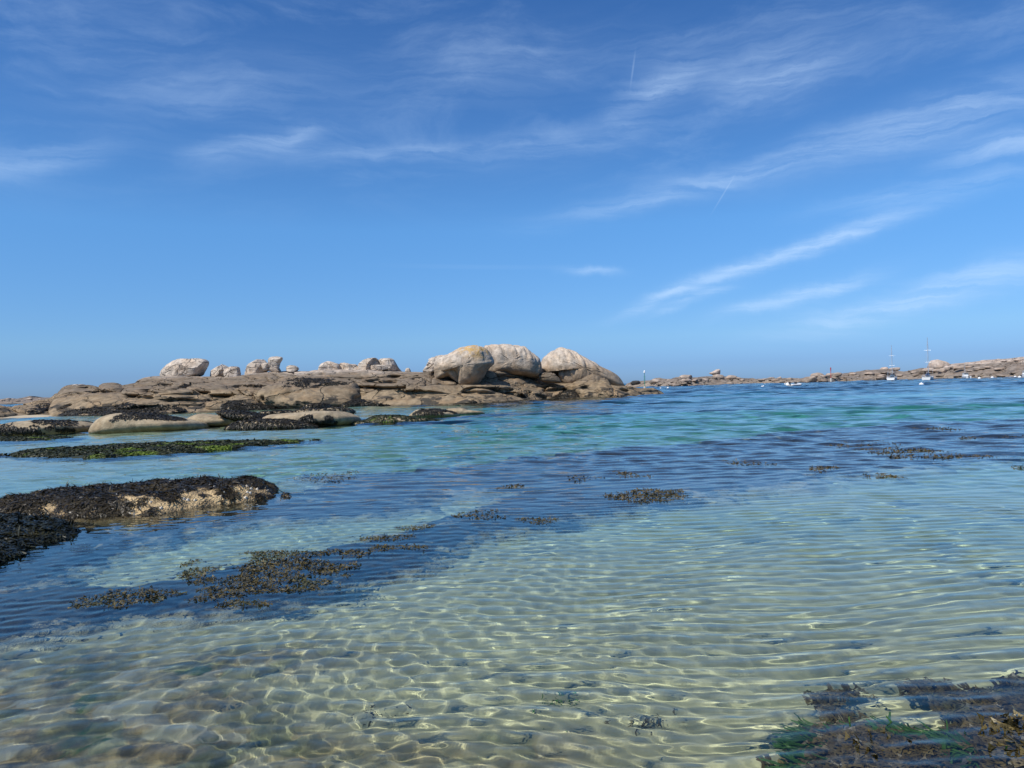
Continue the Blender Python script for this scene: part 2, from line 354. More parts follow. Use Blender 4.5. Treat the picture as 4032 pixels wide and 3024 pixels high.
# ------------------------------------------------------------------ water surface
def wave_field(X, Y, sp):
    rg = np.random.default_rng(5); h = np.zeros_like(X); R = np.hypot(X, Y)
    side = sstep(X, -1.5, 2.5)     # choppy from every side on the left, long-crested on the right
    wx = X + 0.10*np.sin(Y*1.3+1)+0.06*np.sin(X*2.1+Y*0.7); wy = Y+0.10*np.sin(X*1.1)+0.05*np.sin(X*2.7-Y*1.9)
    gust = .85+.35*fbm(np.stack([X*.35, Y*.35, 0*X], -1), 2, 77)
    m = R < 60; Xm, Ym, spm, sm = wx[m], wy[m], sp[m], side[m]; hm = np.zeros(Xm.shape)
    for i in range(84):
        lam = 0.042*(6.5)**(rg.random()**1.1); k = 2*math.pi/lam
        iso = i % 2 == 0
        th = math.pi/2 + (rg.normal()*0.8 if iso else rg.normal()*0.18); ph = rg.random()*6.283
        a = SLOPE*min(1.0, (lam/0.12)**.7)/k
        w = (1-0.72*sm) if iso else (0.35+0.75*sm)
        hm += a*w*sstep(lam/spm, 2.5, 5.0)*np.sin(k*(math.cos(th)*Xm+math.sin(th)*Ym)+ph)
    h[m] = hm*gust[m]
    # the breeze raises longer waves away from the shore; the bay behind the skerries stays calmer
    calm = 1-.45*sstep(-X, 2, 12)*(1-sstep(R, 80, 110)); g2 = .75+.5*fbm(np.stack([X*.03, Y*.06, 0*X], -1), 3, 78)
    m = (R > 8) & (R < 900); Xm, Ym, spm, Rm = X[m], Y[m], sp[m], R[m]; hm = np.zeros(Xm.shape)
    wx = Xm+.5*np.sin(Ym*.31)+.3*np.sin(Xm*.4+Ym*.23); wy = Ym+.5*np.sin(Xm*.21+1)+.35*np.sin(Xm*.53-Ym*.37)
    for i in range(64):
        lam = .35*(16.0)**(rg.random()**1.1); k = 2*math.pi/lam; th = math.pi/2+rg.normal()*.45; ph = rg.random()*6.283
        w = sstep(Rm, 7+lam*2, 14+lam*12)
        hm += SLOPE2/k*w*sstep(lam/spm, 2.2, 4.5)*np.sin(k*(math.cos(th)*wx+math.sin(th)*wy)+ph)
    for i in range(22):
        lam = rg.uniform(3.0, 6.5); k = 2*math.pi/lam; th = math.pi/2+rg.normal()*.35; ph = rg.random()*6.283
        hm += .050/k*sstep(Rm, 80, 150)*np.sin(k*(math.cos(th)*wx+math.sin(th)*wy)+ph)
    h[m] += hm*calm[m]*g2[m]
    return h*(1-sstep(R, 600, 900))
SLOPE2 = 0.042
SLOPE = 0.0235
def water_mat():
    m = bpy.data.materials.new('sea_water'); b = NB(nt_new(m))
    g = b.n('ShaderNodeBsdfGlass'); g.inputs['IOR'].default_value = 1.333; g.inputs['Roughness'].default_value = 0.0
    P = b.n('ShaderNodeNewGeometry').outputs['Position']
    ln = b.n('ShaderNodeVectorMath', operation='LENGTH'); b.l(P, ln.inputs[0]); r = ln.outputs['Value']
    # wind ripples out of the lee of the shore
    n1 = b.noise(b.vmul(P, (.55, 1.6, 1)), 1.5, 3.0, .55); n2 = b.noise(b.vmul(P, (.16, .6, 1)), 1.2, 4.0, .6)
    h = b.math('ADD', b.math('MULTIPLY', n1, .05), b.math('MULTIPLY', n2, b.ramp(r, 60, 220, .0, .85)))
    gust = b.ramp(b.noise(b.vmul(P, (.02, .06, 1)), 1.0, 3.0), .35, .65, .45, 1.2)
    bu = b.n('ShaderNodeBump'); b.l(b.math('MULTIPLY', b.ramp(r, 6, 26, 0.0, 1.0), gust), bu.inputs['Strength']); bu.inputs['Distance'].default_value = 1.0
    b.l(h, bu.inputs['Height']); b.l(bu.outputs[0], g.inputs['Normal'])
    out = b.n('ShaderNodeOutputMaterial'); b.l(g.outputs[0], out.inputs['Surface'])
    return m
def build_water():
    rr, aa = polar_grid(2.6, 9000, 0.0040, 0.0047, 0.09)
    rr = np.concatenate([np.geomspace(.4, 2.59, 26), rr[rr < 12], np.geomspace(12.05, 60, 265), np.geomspace(60.3, 420, 235), np.geomspace(425, 9000, 40)])
    R, A = np.meshgrid(rr, aa, indexing='ij'); X = R*np.sin(A); Y = R*np.cos(A)
    Z = wave_field(X, Y, np.where(R < 12, R*.0038, R*.0055))
    me = mesh_np('sea', np.stack([X, Y, Z], -1).reshape(-1, 3), grid_faces(len(rr), len(aa), True))
    o = obj('sea', me, water_mat(), recv=False); o.cycles.is_caustics_caster = True
    tag(o, kind='structure')
    # the body of water that tints what lies in it; its lid clears the wave crests by a hair
    k = np.searchsorted(rr, 9.0); rl = np.geomspace(.4, 8.9, 24); Rl, Al = np.meshgrid(rl, aa, indexing='ij')
    V = np.concatenate([np.stack([Rl*np.sin(Al), Rl*np.cos(Al), np.full(Rl.shape, .040)], -1), np.stack([X[k:], Y[k:], Z[k:]+.004+.036*(1-sstep(R[k:], 9, 11))], -1)]).reshape(-1, 3)
    me2 = mesh_np('water_body', V, grid_faces(24+len(rr)-k, len(aa), True))
    m = bpy.data.materials.new('sea_depth'); b = NB(nt_new(m))
    va = b.n('ShaderNodeVolumeAbsorption'); va.inputs['Color'].default_value = WATER_COL; va.inputs['Density'].default_value = WATER_DEN
    ou = b.n('ShaderNodeOutputMaterial'); b.l(va.outputs[0], ou.inputs['Volume'])
    v = obj('water_body', me2, m, o, recv=False)
    return o
WATER_COL = (0.0, 0.79, 0.90, 1); WATER_DEN = 0.40
# ------------------------------------------------------------------ rock builders
def smooth_closed(P, n):           # closed Catmull-Rom through the points, n samples even in arc length
    P = np.asarray(P, float); m = len(P); out_ = []
    t = np.linspace(0, 1, 12, endpoint=False)[:, None]
    for i in range(m):
        p0, p1, p2, p3 = P[i-1], P[i], P[(i+1) % m], P[(i+2) % m]
        out_.append(.5*((2*p1)+(-p0+p2)*t+(2*p0-5*p1+4*p2-p3)*t**2+(-p0+3*p1-3*p2+p3)*t**3))
    D = np.vstack(out_); L = np.concatenate([[0], np.cumsum(np.linalg.norm(np.diff(np.vstack([D, D[:1]]), axis=0), axis=1))])
    D = np.vstack([D, D[:1]]); s = np.linspace(0, L[-1], n, endpoint=False)
    return np.stack([np.interp(s, L, D[:, k]) for k in range(D.shape[1])], -1)
CREV = None
def crevice(P):                    # joints opened along the lines of the photograph, carried over to their places
    d = np.full(len(P), 9.0)
    for a, e in CREV:
        v = e-a; L = v[0]**2+v[2]**2+1e-9; t = np.clip(((P[:, 0]-a[0])*v[0]+(P[:, 2]-a[2])*v[2])/L, 0, 1)
        dd = np.hypot(P[:, 0]-a[0]-t*v[0], (P[:, 2]-a[2]-t*v[2])*1.5)+np.where(np.abs(P[:, 1]-a[1]-t*v[1]) < 7, 0, 9)+.10*np.abs(2*t-1)**3
        d = np.minimum(d, dd)
    k = np.exp(-(d/.26)**2)
    return np.stack([0*k, 1.25*k, -.16*k], -1)
def lump(B, thick, bulge=(0, -1, 0), k=2.6, amp=.25, scale=.5, cuts=0, flute=0.0, seed=0, back=1.0, n=88, nl=15, cutd=(.72, .95), center=None, crack=0.0):
    """a closed rock whose widest section is the 3-D outline B, swelling by `thick` metres along `bulge` (and `back` of it behind)"""
    B = smooth_closed(B, n); c = B.mean(0) if center is None else np.asarray(center, float)
    bul = np.asarray(bulge, float); bul /= np.linalg.norm(bul)
    lat = np.linspace(-math.pi/2, math.pi/2, nl*2+1)[1:-1]
    V = [c-bul*thick*back]
    for a in lat:
        s = abs(math.cos(a))**(2/k); w = math.copysign(abs(math.sin(a))**(2/k), a)
        V.append(c+s*(B-c)+bul*(w*thick*(1 if w > 0 else back)))
    V.append(c+bul*thick)
    Vv = np.vstack(V); nr = len(lat)
    F = grid_faces(nr, n, True)+1
    i = np.arange(n)
    cap0 = np.stack([np.zeros(n, int), (i+1) % n+1, i+1, np.zeros(n, int)], -1)
    last = 1+(nr-1)*n; e = len(Vv)-1
    cap1 = np.stack([np.full(n, e), last+i, last+(i+1) % n, np.full(n, e)], -1)
    tris = np.vstack([cap0[:, :3], cap1[:, :3]])
    rg = np.random.default_rng(seed+100)
    size = np.linalg.norm(B-c, axis=1).mean()
    D = Vv-c; ext = np.array([np.abs(D[:, j]).max()+1e-6 for j in range(3)])
    N = D/ext**2; N /= np.linalg.norm(N, axis=1)[:, None]+1e-9
    lo_, hi_ = D.min(0), D.max(0)
    for q in range(cuts):          # flat joint faces
        nn = rg.normal(size=3); nn[1] = -abs(nn[1]); nn[2] = max(nn[2], -.15); nn /= np.linalg.norm(nn)
        sup = (D@nn).max(); h = sup*rg.uniform(*cutd)
        over = np.maximum(0, D@nn-h); D = D-over[:, None]*nn*.92
    if cuts:                       # the joint faces take nothing off the overall size
        l2, h2 = D.min(0), D.max(0)
        for j in (0, 2): D[:, j] = lo_[j]+(D[:, j]-l2[j])*(hi_[j]-lo_[j])/(h2[j]-l2[j])
    if flute:                      # rain-worn runnels down the face
        ang_ = D[:, 0]+.35*D[:, 1]; up = sstep(D[:, 2], -ext[2]*.6, ext[2]*.1)
        f = np.abs(fbm(np.stack([ang_*1.0, D[:, 2]*.09, 0*ang_+seed], -1), 3, seed+3, .6))
        D = D-N*(flute*up*(1-sstep(f, 0, .22))*1.2)[:, None]
    Pn = D+c
    d = fbm(Pn*scale, 5, seed, .55)+.45*np.abs(fbm(Pn*scale*.55, 3, seed+9))-.1
    D = D+N*(amp*d)[:, None]
    if crack:                      # joints weathered open, mostly level
        g = np.abs(fbm(np.stack([Pn[:, 0]*.22, Pn[:, 1]*.22, Pn[:, 2]*.95], -1), 3, 57)); g2 = np.abs(fbm(np.stack([Pn[:, 0]*.5, Pn[:, 1]*.5, Pn[:, 2]*.3], -1), 2, 58))
        D = D-N*(crack*((1-sstep(g, 0, .035))+.6*(1-sstep(g2, 0, .02))))[:, None]
    if CREV is not None and crack: D = D+crevice(D+c)
    return D+c, F, tris
def lump_mesh(name, parts):
    Vs, Fs = [], []; off = 0
    for V, F, T in parts:
        Vs.append(V); Fs += [tuple(f) for f in (F+off)]+[tuple(t) for t in (T+off)]; off += len(V)
    me = bpy.data.meshes.new(name); me.from_pydata(np.vstack(Vs).tolist(), [], [list(map(int, f)) for f in Fs]); me.update()
    bm = bmesh.new(); bm.from_mesh(me); bmesh.ops.recalc_face_normals(bm, faces=bm.faces); bm.to_mesh(me); bm.free()
    me.polygons.foreach_set('use_smooth', [True]*len(me.polygons)); me.update(); return me
def outline_at(px, dist): return np.array([list(at_y(x, y, dist)) for x, y in px])
def boulder(name, px, dist, thick, mat, label, cat='boulder', group=None, extra=(), parent=None, sink=7, **kw):
    y0_, y1_ = min(q[1] for q in px), max(q[1] for q in px)
    if sink: px = [(x, y+sink if y > y1_-.22*(y1_-y0_) else y) for x, y in px]
    kw.setdefault('n', 90); kw.setdefault('nl', 14); kw.setdefault('crack', .14)
    parts = [lump(outline_at(px, dist), thick, **kw)]
    for (epx, ed, et, ekw) in extra: parts.append(lump(outline_at(epx, ed), et, **{**kw, **ekw}))
    me = lump_mesh(name, parts)
    if kw.get('cuts'): me.set_sharp_from_angle(angle=math.radians(24))
    o = obj(name, me, mat, parent)
    if parent is None: tag(o, label, cat, group)
    return o

# a rocky ridge lofted from its waterline to its skyline, both turned into places
SLABK = 1.15
class Ridge:
    def __init__(s, water, sky_, ridge_off, ncol, nrow, back=12.0, power=1.8, seed=0, amp=.5, terr=.35, per=.9, base=-1.2, scale=.22):
        wx = np.array([p[0] for p in water]); wy = np.array([p[1] for p in water])
        sx = np.array([p[0] for p in sky_]); sy = np.array([p[1] for p in sky_])
        cols = np.linspace(max(wx.min(), sx.min()), min(wx.max(), sx.max()), ncol)
        W_ = np.array([list(water_at(x, np.interp(x, wx, wy))) for x in cols])
        off = np.interp(cols, [p[0] for p in ridge_off], [p[1] for p in ridge_off])
        R_ = np.array([list(at_y(x, np.interp(x, sx, sy), W_[i, 1]+off[i])) for i, x in enumerate(cols)])
        t = np.concatenate([np.linspace(-.12, 0, 5)[:-1], np.linspace(0, 1, nrow), 1+np.linspace(0, 1, 18)[1:]])
        V = np.zeros((len(t), ncol, 3))
        for j, tt in enumerate(t):
            if tt <= 0: pl = W_+(R_-W_)*tt; z = np.full(ncol, base)*(-tt/.12)
            elif tt <= 1: pl = W_+(R_-W_)*tt; z = R_[:, 2]*(1-(1-tt)**power)
            else:
                u = tt-1; pl = R_+np.array([0, back, 0])*u; z = R_[:, 2]*(1-u**2)+base*u**2
            V[j] = pl; V[j, :, 2] = z
        X, Y, Z = V[..., 0], V[..., 1], V[..., 2]
        body = sstep(Z, -.2, 1.0)*np.where(t[:, None] < 1, 1-.75*sstep(t[:, None], .82, 1), .25+.6*sstep(t[:, None], 1, 1.5))
        big = fbm(np.stack([X*scale, Y*scale, Z*scale], -1), 4, seed)
        ph = Z/per+1.4*fbm(np.stack([X*.07, Y*.05, 0*X], -1), 3, seed+5)+X*.035
        saw = ph-np.floor(ph); ledge = np.where(saw < .72, saw/.72, (1-saw)/.28)-.5
        crk = np.abs(fbm(np.stack([X*.30, Y*.30, Z*1.1], -1), 3, seed+12)); crk = -(1-sstep(crk, 0, .05))
        V[..., 2] += body*(amp*big+.4*amp*crk); V[..., 1] -= body*(terr*ledge)+body*amp*.6*fbm(np.stack([X*.5, Y*.5, Z*.9], -1), 3, seed+7)+body*.7*crk*amp
        s.V = V; s.nr, s.nc = len(t), ncol; s.t = t
        front = (t >= 0) & (t <= 1.0); s.F = V[front].reshape(-1, 3); s.px, s.py = proj(s.F)
    def mesh(s, name): return mesh_np(name, s.V.reshape(-1, 3), grid_faces(s.nr, s.nc))
    def at(s, x, y, lift=0.0):     # the place on the ridge seen in that direction
        i = np.argmin((s.px-x)**2+(s.py-y)**2); return at_y(x, y, s.F[i, 1]-lift)
    def slab(s, name, px, thick, mat, label, cat='rock', group=None, k=3.0, amp=.22, scale=.45, bulge=(0, -.9, .35), lift=.0, parent=None, cuts=0, seed=0, flute=0.0, under=.85):
        B = np.array([list(s.at(x, y, lift)) for x, y in px])
        B = B+(np.array(bulge)*-.12*thick); zc = B[:, 2].mean(); zr = np.ptp(B[:, 2])/2+1e-6
        B[:, 1] += under*np.clip((zc-B[:, 2])/zr, 0, 1)*min(1.0, zr)
        o = obj(name, lump_mesh(name, [lump(B, thick*SLABK, bulge=bulge, k=k, amp=amp, scale=scale, back=.8, cuts=cuts, seed=seed, flute=flute, n=120, nl=14, crack=.30)]), mat, parent)
        if parent is None: tag(o, label, cat, group)
        return o

# ------------------------------------------------------------------ the granite islet
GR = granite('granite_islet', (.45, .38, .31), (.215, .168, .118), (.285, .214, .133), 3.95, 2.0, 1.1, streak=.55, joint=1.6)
GRB = granite('granite_boulder', (.54, .455, .365), (.36, .28, .20), (.31, .24, .16), 4.2, 1.6, 0, streak=.65)
lpos = at_y(1872, 1358, 90.8)
GRL = granite('granite_boulder_lichen', (.54, .455, .365), (.37, .285, .20), (.31, .24, .16), 4.3, 1.6, 0, streak=.6, lichen=(lpos.x, lpos.y, lpos.z, 2.9))
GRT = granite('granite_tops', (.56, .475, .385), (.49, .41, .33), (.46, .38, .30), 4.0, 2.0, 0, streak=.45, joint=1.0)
wl = [(-500, 1668), (-120, 1655), (0, 1650), (226, 1637), (452, 1635), (678, 1627), (814, 1621), (1095, 1610), (1217, 1608), (1417, 1600), (1543, 1597), (1800, 1590), (1878, 1588), (2077, 1576), (2177, 1570), (2415, 1565), (2614, 1554), (2622, 1553)]
sl = [(-500, 1612), (-120, 1600), (0, 1596), (45, 1601), (149, 1587), (199, 1566), (258, 1532), (294, 1523), (380, 1524), (425, 1514), (479, 1518), (515, 1512), (556, 1498), (633, 1489), (723, 1487), (841, 1482), (949, 1476), (1128, 1461), (1254, 1462), (1584, 1463), (1690, 1466), (1740, 1496), (1850, 1508), (2000, 1500), (2200, 1504), (2350, 1512), (2455, 1525), (2485, 1528), (2565, 1536), (2614, 1551), (2622, 1553)]
roff = [(-500, 9), (0, 8), (150, 12), (300, 20), (600, 22), (1200, 18), (1700, 15), (2100, 10), (2400, 7), (2614, 2), (2622, .6)]
ISL = Ridge(wl, sl, roff, 660, 96, back=14, seed=4, amp=.50, terr=.75, per=.95)
CREVPX = [z1((660,455),(780,430),(960,420)), z1((1110,465),(1350,475)), z1((1280,415),(1350,430),(1530,420)), z1((1575,397),(1625,385),(1680,365)), z1((1700,440),(1830,430)), z1((1850,462),(2080,464)), z1((2020,380),(2212,372)), z1((1190,355),(1320,332)), z1((1400,362),(1500,364)), z1((1480,502),(1600,490),(1750,502),(1980,475)), z1((570,575),(640,540)), z1((990,435),(1040,400)), z1((850,410),(860,385)), z1((460,460),(520,430)), z1((90,560),(150,540)),
 z2((30,425),(200,412),(320,420),(390,450)), z2((1270,427),(1500,442),(1700,432)), z2((580,352),(660,310)), z2((1580,325),(1640,322)), z2((1420,380),(1640,378)), z2((1360,372),(1480,352)), z2((380,550),(390,520)), z3((450,490),(700,495)), z3((700,475),(860,510),(940,530)), z3((1095,478),(1245,465)), z3((770,470),(840,470)), z3((960,520),(980,475)), z3((1040,515),(1100,535)), z3((60,382),(110,384)), z3((1700,470),(1760,480)), z3((1380,452),(1420,448))]
CREV = []
for L_ in CREVPX:
    P3 = [np.array(list(ISL.at(x, y))) for x, y in L_]
    CREV += list(zip(P3, P3[1:]))
_f = ISL.V.reshape(-1, 3); _f += crevice(_f)
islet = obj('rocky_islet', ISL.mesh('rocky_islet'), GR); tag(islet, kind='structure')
def SL(name, px, th, label, seed, **kw): return ISL.slab(name, px, th, kw.pop('mat', GR), label, seed=seed, **kw)
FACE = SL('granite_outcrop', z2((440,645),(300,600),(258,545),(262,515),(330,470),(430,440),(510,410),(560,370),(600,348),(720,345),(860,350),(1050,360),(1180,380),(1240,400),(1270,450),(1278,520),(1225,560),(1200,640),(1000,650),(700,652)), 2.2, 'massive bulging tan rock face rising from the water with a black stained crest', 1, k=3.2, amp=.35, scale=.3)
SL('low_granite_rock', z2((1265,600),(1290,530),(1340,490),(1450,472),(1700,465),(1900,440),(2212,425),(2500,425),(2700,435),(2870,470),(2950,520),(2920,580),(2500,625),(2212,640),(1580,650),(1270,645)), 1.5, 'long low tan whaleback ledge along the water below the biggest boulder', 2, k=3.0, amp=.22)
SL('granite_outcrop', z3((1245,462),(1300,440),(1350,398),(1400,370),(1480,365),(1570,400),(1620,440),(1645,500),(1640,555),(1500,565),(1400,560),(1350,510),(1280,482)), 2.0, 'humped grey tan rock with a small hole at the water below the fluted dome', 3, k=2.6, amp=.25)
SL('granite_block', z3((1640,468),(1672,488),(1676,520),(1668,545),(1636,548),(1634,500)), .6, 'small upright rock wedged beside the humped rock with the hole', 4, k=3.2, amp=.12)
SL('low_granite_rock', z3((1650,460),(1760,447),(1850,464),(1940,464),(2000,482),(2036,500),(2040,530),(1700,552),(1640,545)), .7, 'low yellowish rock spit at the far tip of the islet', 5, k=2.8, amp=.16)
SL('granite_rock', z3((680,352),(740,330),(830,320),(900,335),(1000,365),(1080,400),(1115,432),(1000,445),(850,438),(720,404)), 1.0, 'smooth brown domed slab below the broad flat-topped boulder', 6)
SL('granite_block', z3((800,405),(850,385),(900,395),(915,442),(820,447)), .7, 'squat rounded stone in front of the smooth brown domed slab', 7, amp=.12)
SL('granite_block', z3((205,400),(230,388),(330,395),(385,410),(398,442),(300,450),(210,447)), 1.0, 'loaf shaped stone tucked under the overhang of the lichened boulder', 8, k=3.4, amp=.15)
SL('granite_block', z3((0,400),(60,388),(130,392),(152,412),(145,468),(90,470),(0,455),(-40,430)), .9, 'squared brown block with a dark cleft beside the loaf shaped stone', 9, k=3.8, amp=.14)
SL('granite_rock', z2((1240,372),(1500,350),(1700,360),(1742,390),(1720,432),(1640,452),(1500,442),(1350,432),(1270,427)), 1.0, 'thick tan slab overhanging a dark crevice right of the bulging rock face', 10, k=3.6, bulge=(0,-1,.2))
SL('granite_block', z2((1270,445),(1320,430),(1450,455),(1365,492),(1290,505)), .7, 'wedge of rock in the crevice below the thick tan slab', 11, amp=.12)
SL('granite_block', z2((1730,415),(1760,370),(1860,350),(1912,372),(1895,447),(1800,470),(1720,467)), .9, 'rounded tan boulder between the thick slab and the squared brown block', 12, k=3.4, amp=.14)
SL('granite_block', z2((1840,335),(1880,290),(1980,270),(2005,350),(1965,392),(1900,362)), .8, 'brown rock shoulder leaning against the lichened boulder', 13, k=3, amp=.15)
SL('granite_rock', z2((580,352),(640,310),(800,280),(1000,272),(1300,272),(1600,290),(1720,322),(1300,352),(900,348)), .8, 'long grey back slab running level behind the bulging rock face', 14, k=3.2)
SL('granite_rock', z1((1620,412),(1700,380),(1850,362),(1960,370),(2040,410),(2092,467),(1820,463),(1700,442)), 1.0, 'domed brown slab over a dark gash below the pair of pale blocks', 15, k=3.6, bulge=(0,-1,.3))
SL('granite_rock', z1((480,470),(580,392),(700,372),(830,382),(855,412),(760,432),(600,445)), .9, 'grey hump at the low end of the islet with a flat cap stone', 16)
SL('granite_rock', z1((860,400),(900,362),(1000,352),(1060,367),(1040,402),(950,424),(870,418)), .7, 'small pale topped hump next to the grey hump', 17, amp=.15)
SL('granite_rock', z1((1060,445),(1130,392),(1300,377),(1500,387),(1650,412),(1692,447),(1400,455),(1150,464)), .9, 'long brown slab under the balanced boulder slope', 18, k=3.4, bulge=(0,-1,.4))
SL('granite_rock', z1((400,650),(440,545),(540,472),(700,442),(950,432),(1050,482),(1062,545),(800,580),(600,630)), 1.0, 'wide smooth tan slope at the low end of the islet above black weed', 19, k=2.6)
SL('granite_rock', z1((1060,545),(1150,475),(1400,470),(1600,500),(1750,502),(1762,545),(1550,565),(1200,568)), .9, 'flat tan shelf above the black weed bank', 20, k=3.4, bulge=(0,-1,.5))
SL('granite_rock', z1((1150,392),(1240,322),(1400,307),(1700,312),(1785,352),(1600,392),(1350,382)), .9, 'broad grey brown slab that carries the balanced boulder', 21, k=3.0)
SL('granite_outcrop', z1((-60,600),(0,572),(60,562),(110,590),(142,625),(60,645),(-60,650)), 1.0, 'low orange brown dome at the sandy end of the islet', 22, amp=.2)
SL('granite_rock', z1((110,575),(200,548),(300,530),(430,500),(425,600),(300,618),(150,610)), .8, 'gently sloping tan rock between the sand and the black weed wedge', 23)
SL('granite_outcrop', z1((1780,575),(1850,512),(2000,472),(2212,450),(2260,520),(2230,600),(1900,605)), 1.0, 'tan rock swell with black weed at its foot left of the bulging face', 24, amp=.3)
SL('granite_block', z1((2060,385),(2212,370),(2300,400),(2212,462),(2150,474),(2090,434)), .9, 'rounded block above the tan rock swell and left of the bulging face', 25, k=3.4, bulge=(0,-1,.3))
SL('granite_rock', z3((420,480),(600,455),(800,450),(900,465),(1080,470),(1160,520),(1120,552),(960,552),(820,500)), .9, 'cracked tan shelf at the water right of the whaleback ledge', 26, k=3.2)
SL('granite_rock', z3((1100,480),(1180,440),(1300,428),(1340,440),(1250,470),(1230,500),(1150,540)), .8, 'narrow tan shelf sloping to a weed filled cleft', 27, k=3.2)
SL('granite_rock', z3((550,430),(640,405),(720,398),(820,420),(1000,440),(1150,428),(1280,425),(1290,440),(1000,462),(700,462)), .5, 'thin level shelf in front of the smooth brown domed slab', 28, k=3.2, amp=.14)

# boulders standing on the islet
boulder('balanced_boulder', z1((1380,270),(1385,235),(1420,200),(1500,160),(1560,142),(1650,137),(1740,135),(1790,155),(1796,180),(1780,225),(1757,265),(1730,285),(1640,291),(1500,301),(1400,294)), 97, 2.4, GRT, 'large pale oblong boulder balanced alone on the islet crest', sink=3, k=3.0, amp=.22, scale=.55, cuts=6, cutd=(.66, .88), seed=41)
boulder('boulder', z1((1850,284),(1858,232),(1880,195),(1915,185),(1970,210),(1992,227),(1985,292),(1900,292)), 97.5, 1.3, GRT, 'pale broken-topped stone leaning on a squarer bright block', k=3.4, amp=.2, cuts=7, cutd=(.64, .88), seed=42)
boulder('boulder', z1((1958,290),(1963,240),(2000,215),(2065,207),(2077,240),(2076,300),(1980,303)), 96, 1.1, GRT, 'bright square block beside the broken-topped stone', k=4.0, amp=.10, cuts=6, cutd=(.64, .88), seed=43)
boulder('boulder', z2((150,296),(190,240),(250,195),(290,165),(340,155),(360,180),(372,210),(384,262),(300,285),(200,300)), 99, 1.6, GRT, 'pale sloping crag with a jagged right edge on the crest', k=3.0, amp=.3, scale=.7, cuts=8, cutd=(.64, .88), seed=44)
boulder('boulder', z2((385,250),(380,215),(398,190),(392,160),(420,135),(500,135),(512,155),(492,200),(490,245),(502,264),(420,266)), 98, 1.0, GRT, 'upright anvil shaped stone standing beside the sloping crag', k=3.8, amp=.15, cuts=6, cutd=(.64, .88), seed=45)
boulder('boulder', z2((318,210),(350,190),(392,196),(384,245),(330,246)), 97.6, .6, GRT, 'small knob wedged between the sloping crag and the anvil stone', k=2.8, amp=.15, cuts=3, seed=46)
boulder('boulder', z2((555,256),(570,225),(610,219),(650,225),(678,252),(640,268),(590,268)), 98, .8, GRT, 'small pale rounded stone alone right of the anvil stone', k=3.4, amp=.12, cuts=6, cutd=(.64, .88), seed=47)
boulder('boulder', z2((870,268),(888,215),(930,190),(985,180),(1040,195),(1070,210),(1082,262),(960,272)), 99, 1.5, GRT, 'rounded pale boulder at the left end of the low tor', k=2.6, amp=.2, cuts=3, seed=48)
boulder('boulder', z2((1065,215),(1130,188),(1170,200),(1230,215),(1262,260),(1100,265)), 99.5, 1.1, GRT, 'low broken boulder in the middle of the low tor', k=3.4, amp=.25, cuts=7, cutd=(.64, .88), seed=49)
boulder('boulder', z2((1245,220),(1290,180),(1350,145),(1430,140),(1452,165),(1462,225),(1400,262),(1255,262)), 99, 1.7, GRT, 'tall pale boulder with a notched top in the low tor', k=3.4, amp=.25, cuts=7, cutd=(.64, .88), seed=50)
boulder('boulder', z2((1452,168),(1520,150),(1580,155),(1610,190),(1640,240),(1665,272),(1540,276),(1460,250)), 99.5, 1.6, GRT, 'tall sloping boulder at the right end of the low tor', k=3.4, amp=.2, cuts=6, cutd=(.64, .88), seed=51)
boulder('flat_stone', z2((1370,230),(1450,212),(1530,218),(1562,247),(1440,258),(1380,250)), 97.2, .6, GRT, 'flat pale slab lying in front of the low tor', k=3.6, amp=.10, cuts=6, cutd=(.64, .88), seed=52)
boulder('flat_stone', z2((965,290),(1000,264),(1100,258),(1200,266),(1160,288),(1050,294)), 96, .7, GRT, 'thin pale slab at the foot of the rounded tor boulder', cat='stone', k=3.6, amp=.12, cuts=6, cutd=(.64, .88), seed=53)
boulder('flat_stone', z2((1200,284),(1300,268),(1480,275),(1486,300),(1380,300),(1280,296)), 96, .7, GRT, 'thin cracked pale slab below the flat slab of the tor', cat='stone', k=3.6, amp=.12, cuts=7, cutd=(.64, .88), seed=54)
boulder('boulder', z2((1714,276),(1718,250),(1750,247),(1760,278)), 98, .4, GRT, 'tiny square stone standing alone on the crest', k=4, amp=.05, seed=55)
boulder('flat_stone', z1((645,372),(660,362),(720,361),(726,372),(690,377)), 93, .6, GRT, 'small flat cap stone lying on the grey hump', cat='stone', k=3.6, amp=.05, seed=56)
# the three giants and what lies about them
boulder('lichened_boulder', z3((218,300),(228,250),(258,215),(310,190),(380,150),(440,125),(520,108),(600,111),(640,135),(667,178),(690,230),(703,262),(662,302),(625,350),(595,392),(570,425),(530,458),(480,468),(430,455),(410,420),(400,360),(330,330),(260,345)), 92.5, 3.4, GRL, 'largest rounded boulder with orange lichen on top and a deep undercut', sink=4, k=2.5, amp=.42, scale=.26, cuts=0, crack=.06, seed=60, flute=.08, n=150, nl=22,
        extra=[(z3((220,300),(230,250),(262,213),(320,195),(400,222),(436,268),(444,330),(425,425),(400,412),(372,392),(335,368),(300,378),(236,388),(224,345)), 91.4, 1.5, dict(seed=61, k=2.2, amp=.3, flute=.08)),
               (z3((455,330),(470,280),(560,260),(640,280),(620,345),(570,415),(520,450),(470,450),(440,420)), 91.6, 1.5, dict(seed=62, k=2.2, amp=.3, flute=0.06))])
boulder('granite_block', z3((215,345),(300,315),(420,300),(560,310),(700,335),(725,440),(600,475),(400,470),(215,455)), 95.8, 1.6, GR, 'added rock blocking daylight in the hollow behind the foot of the lichened boulder', k=3.0, amp=.2, seed=70)  # added behind the boulder to stop daylight showing through the hollow
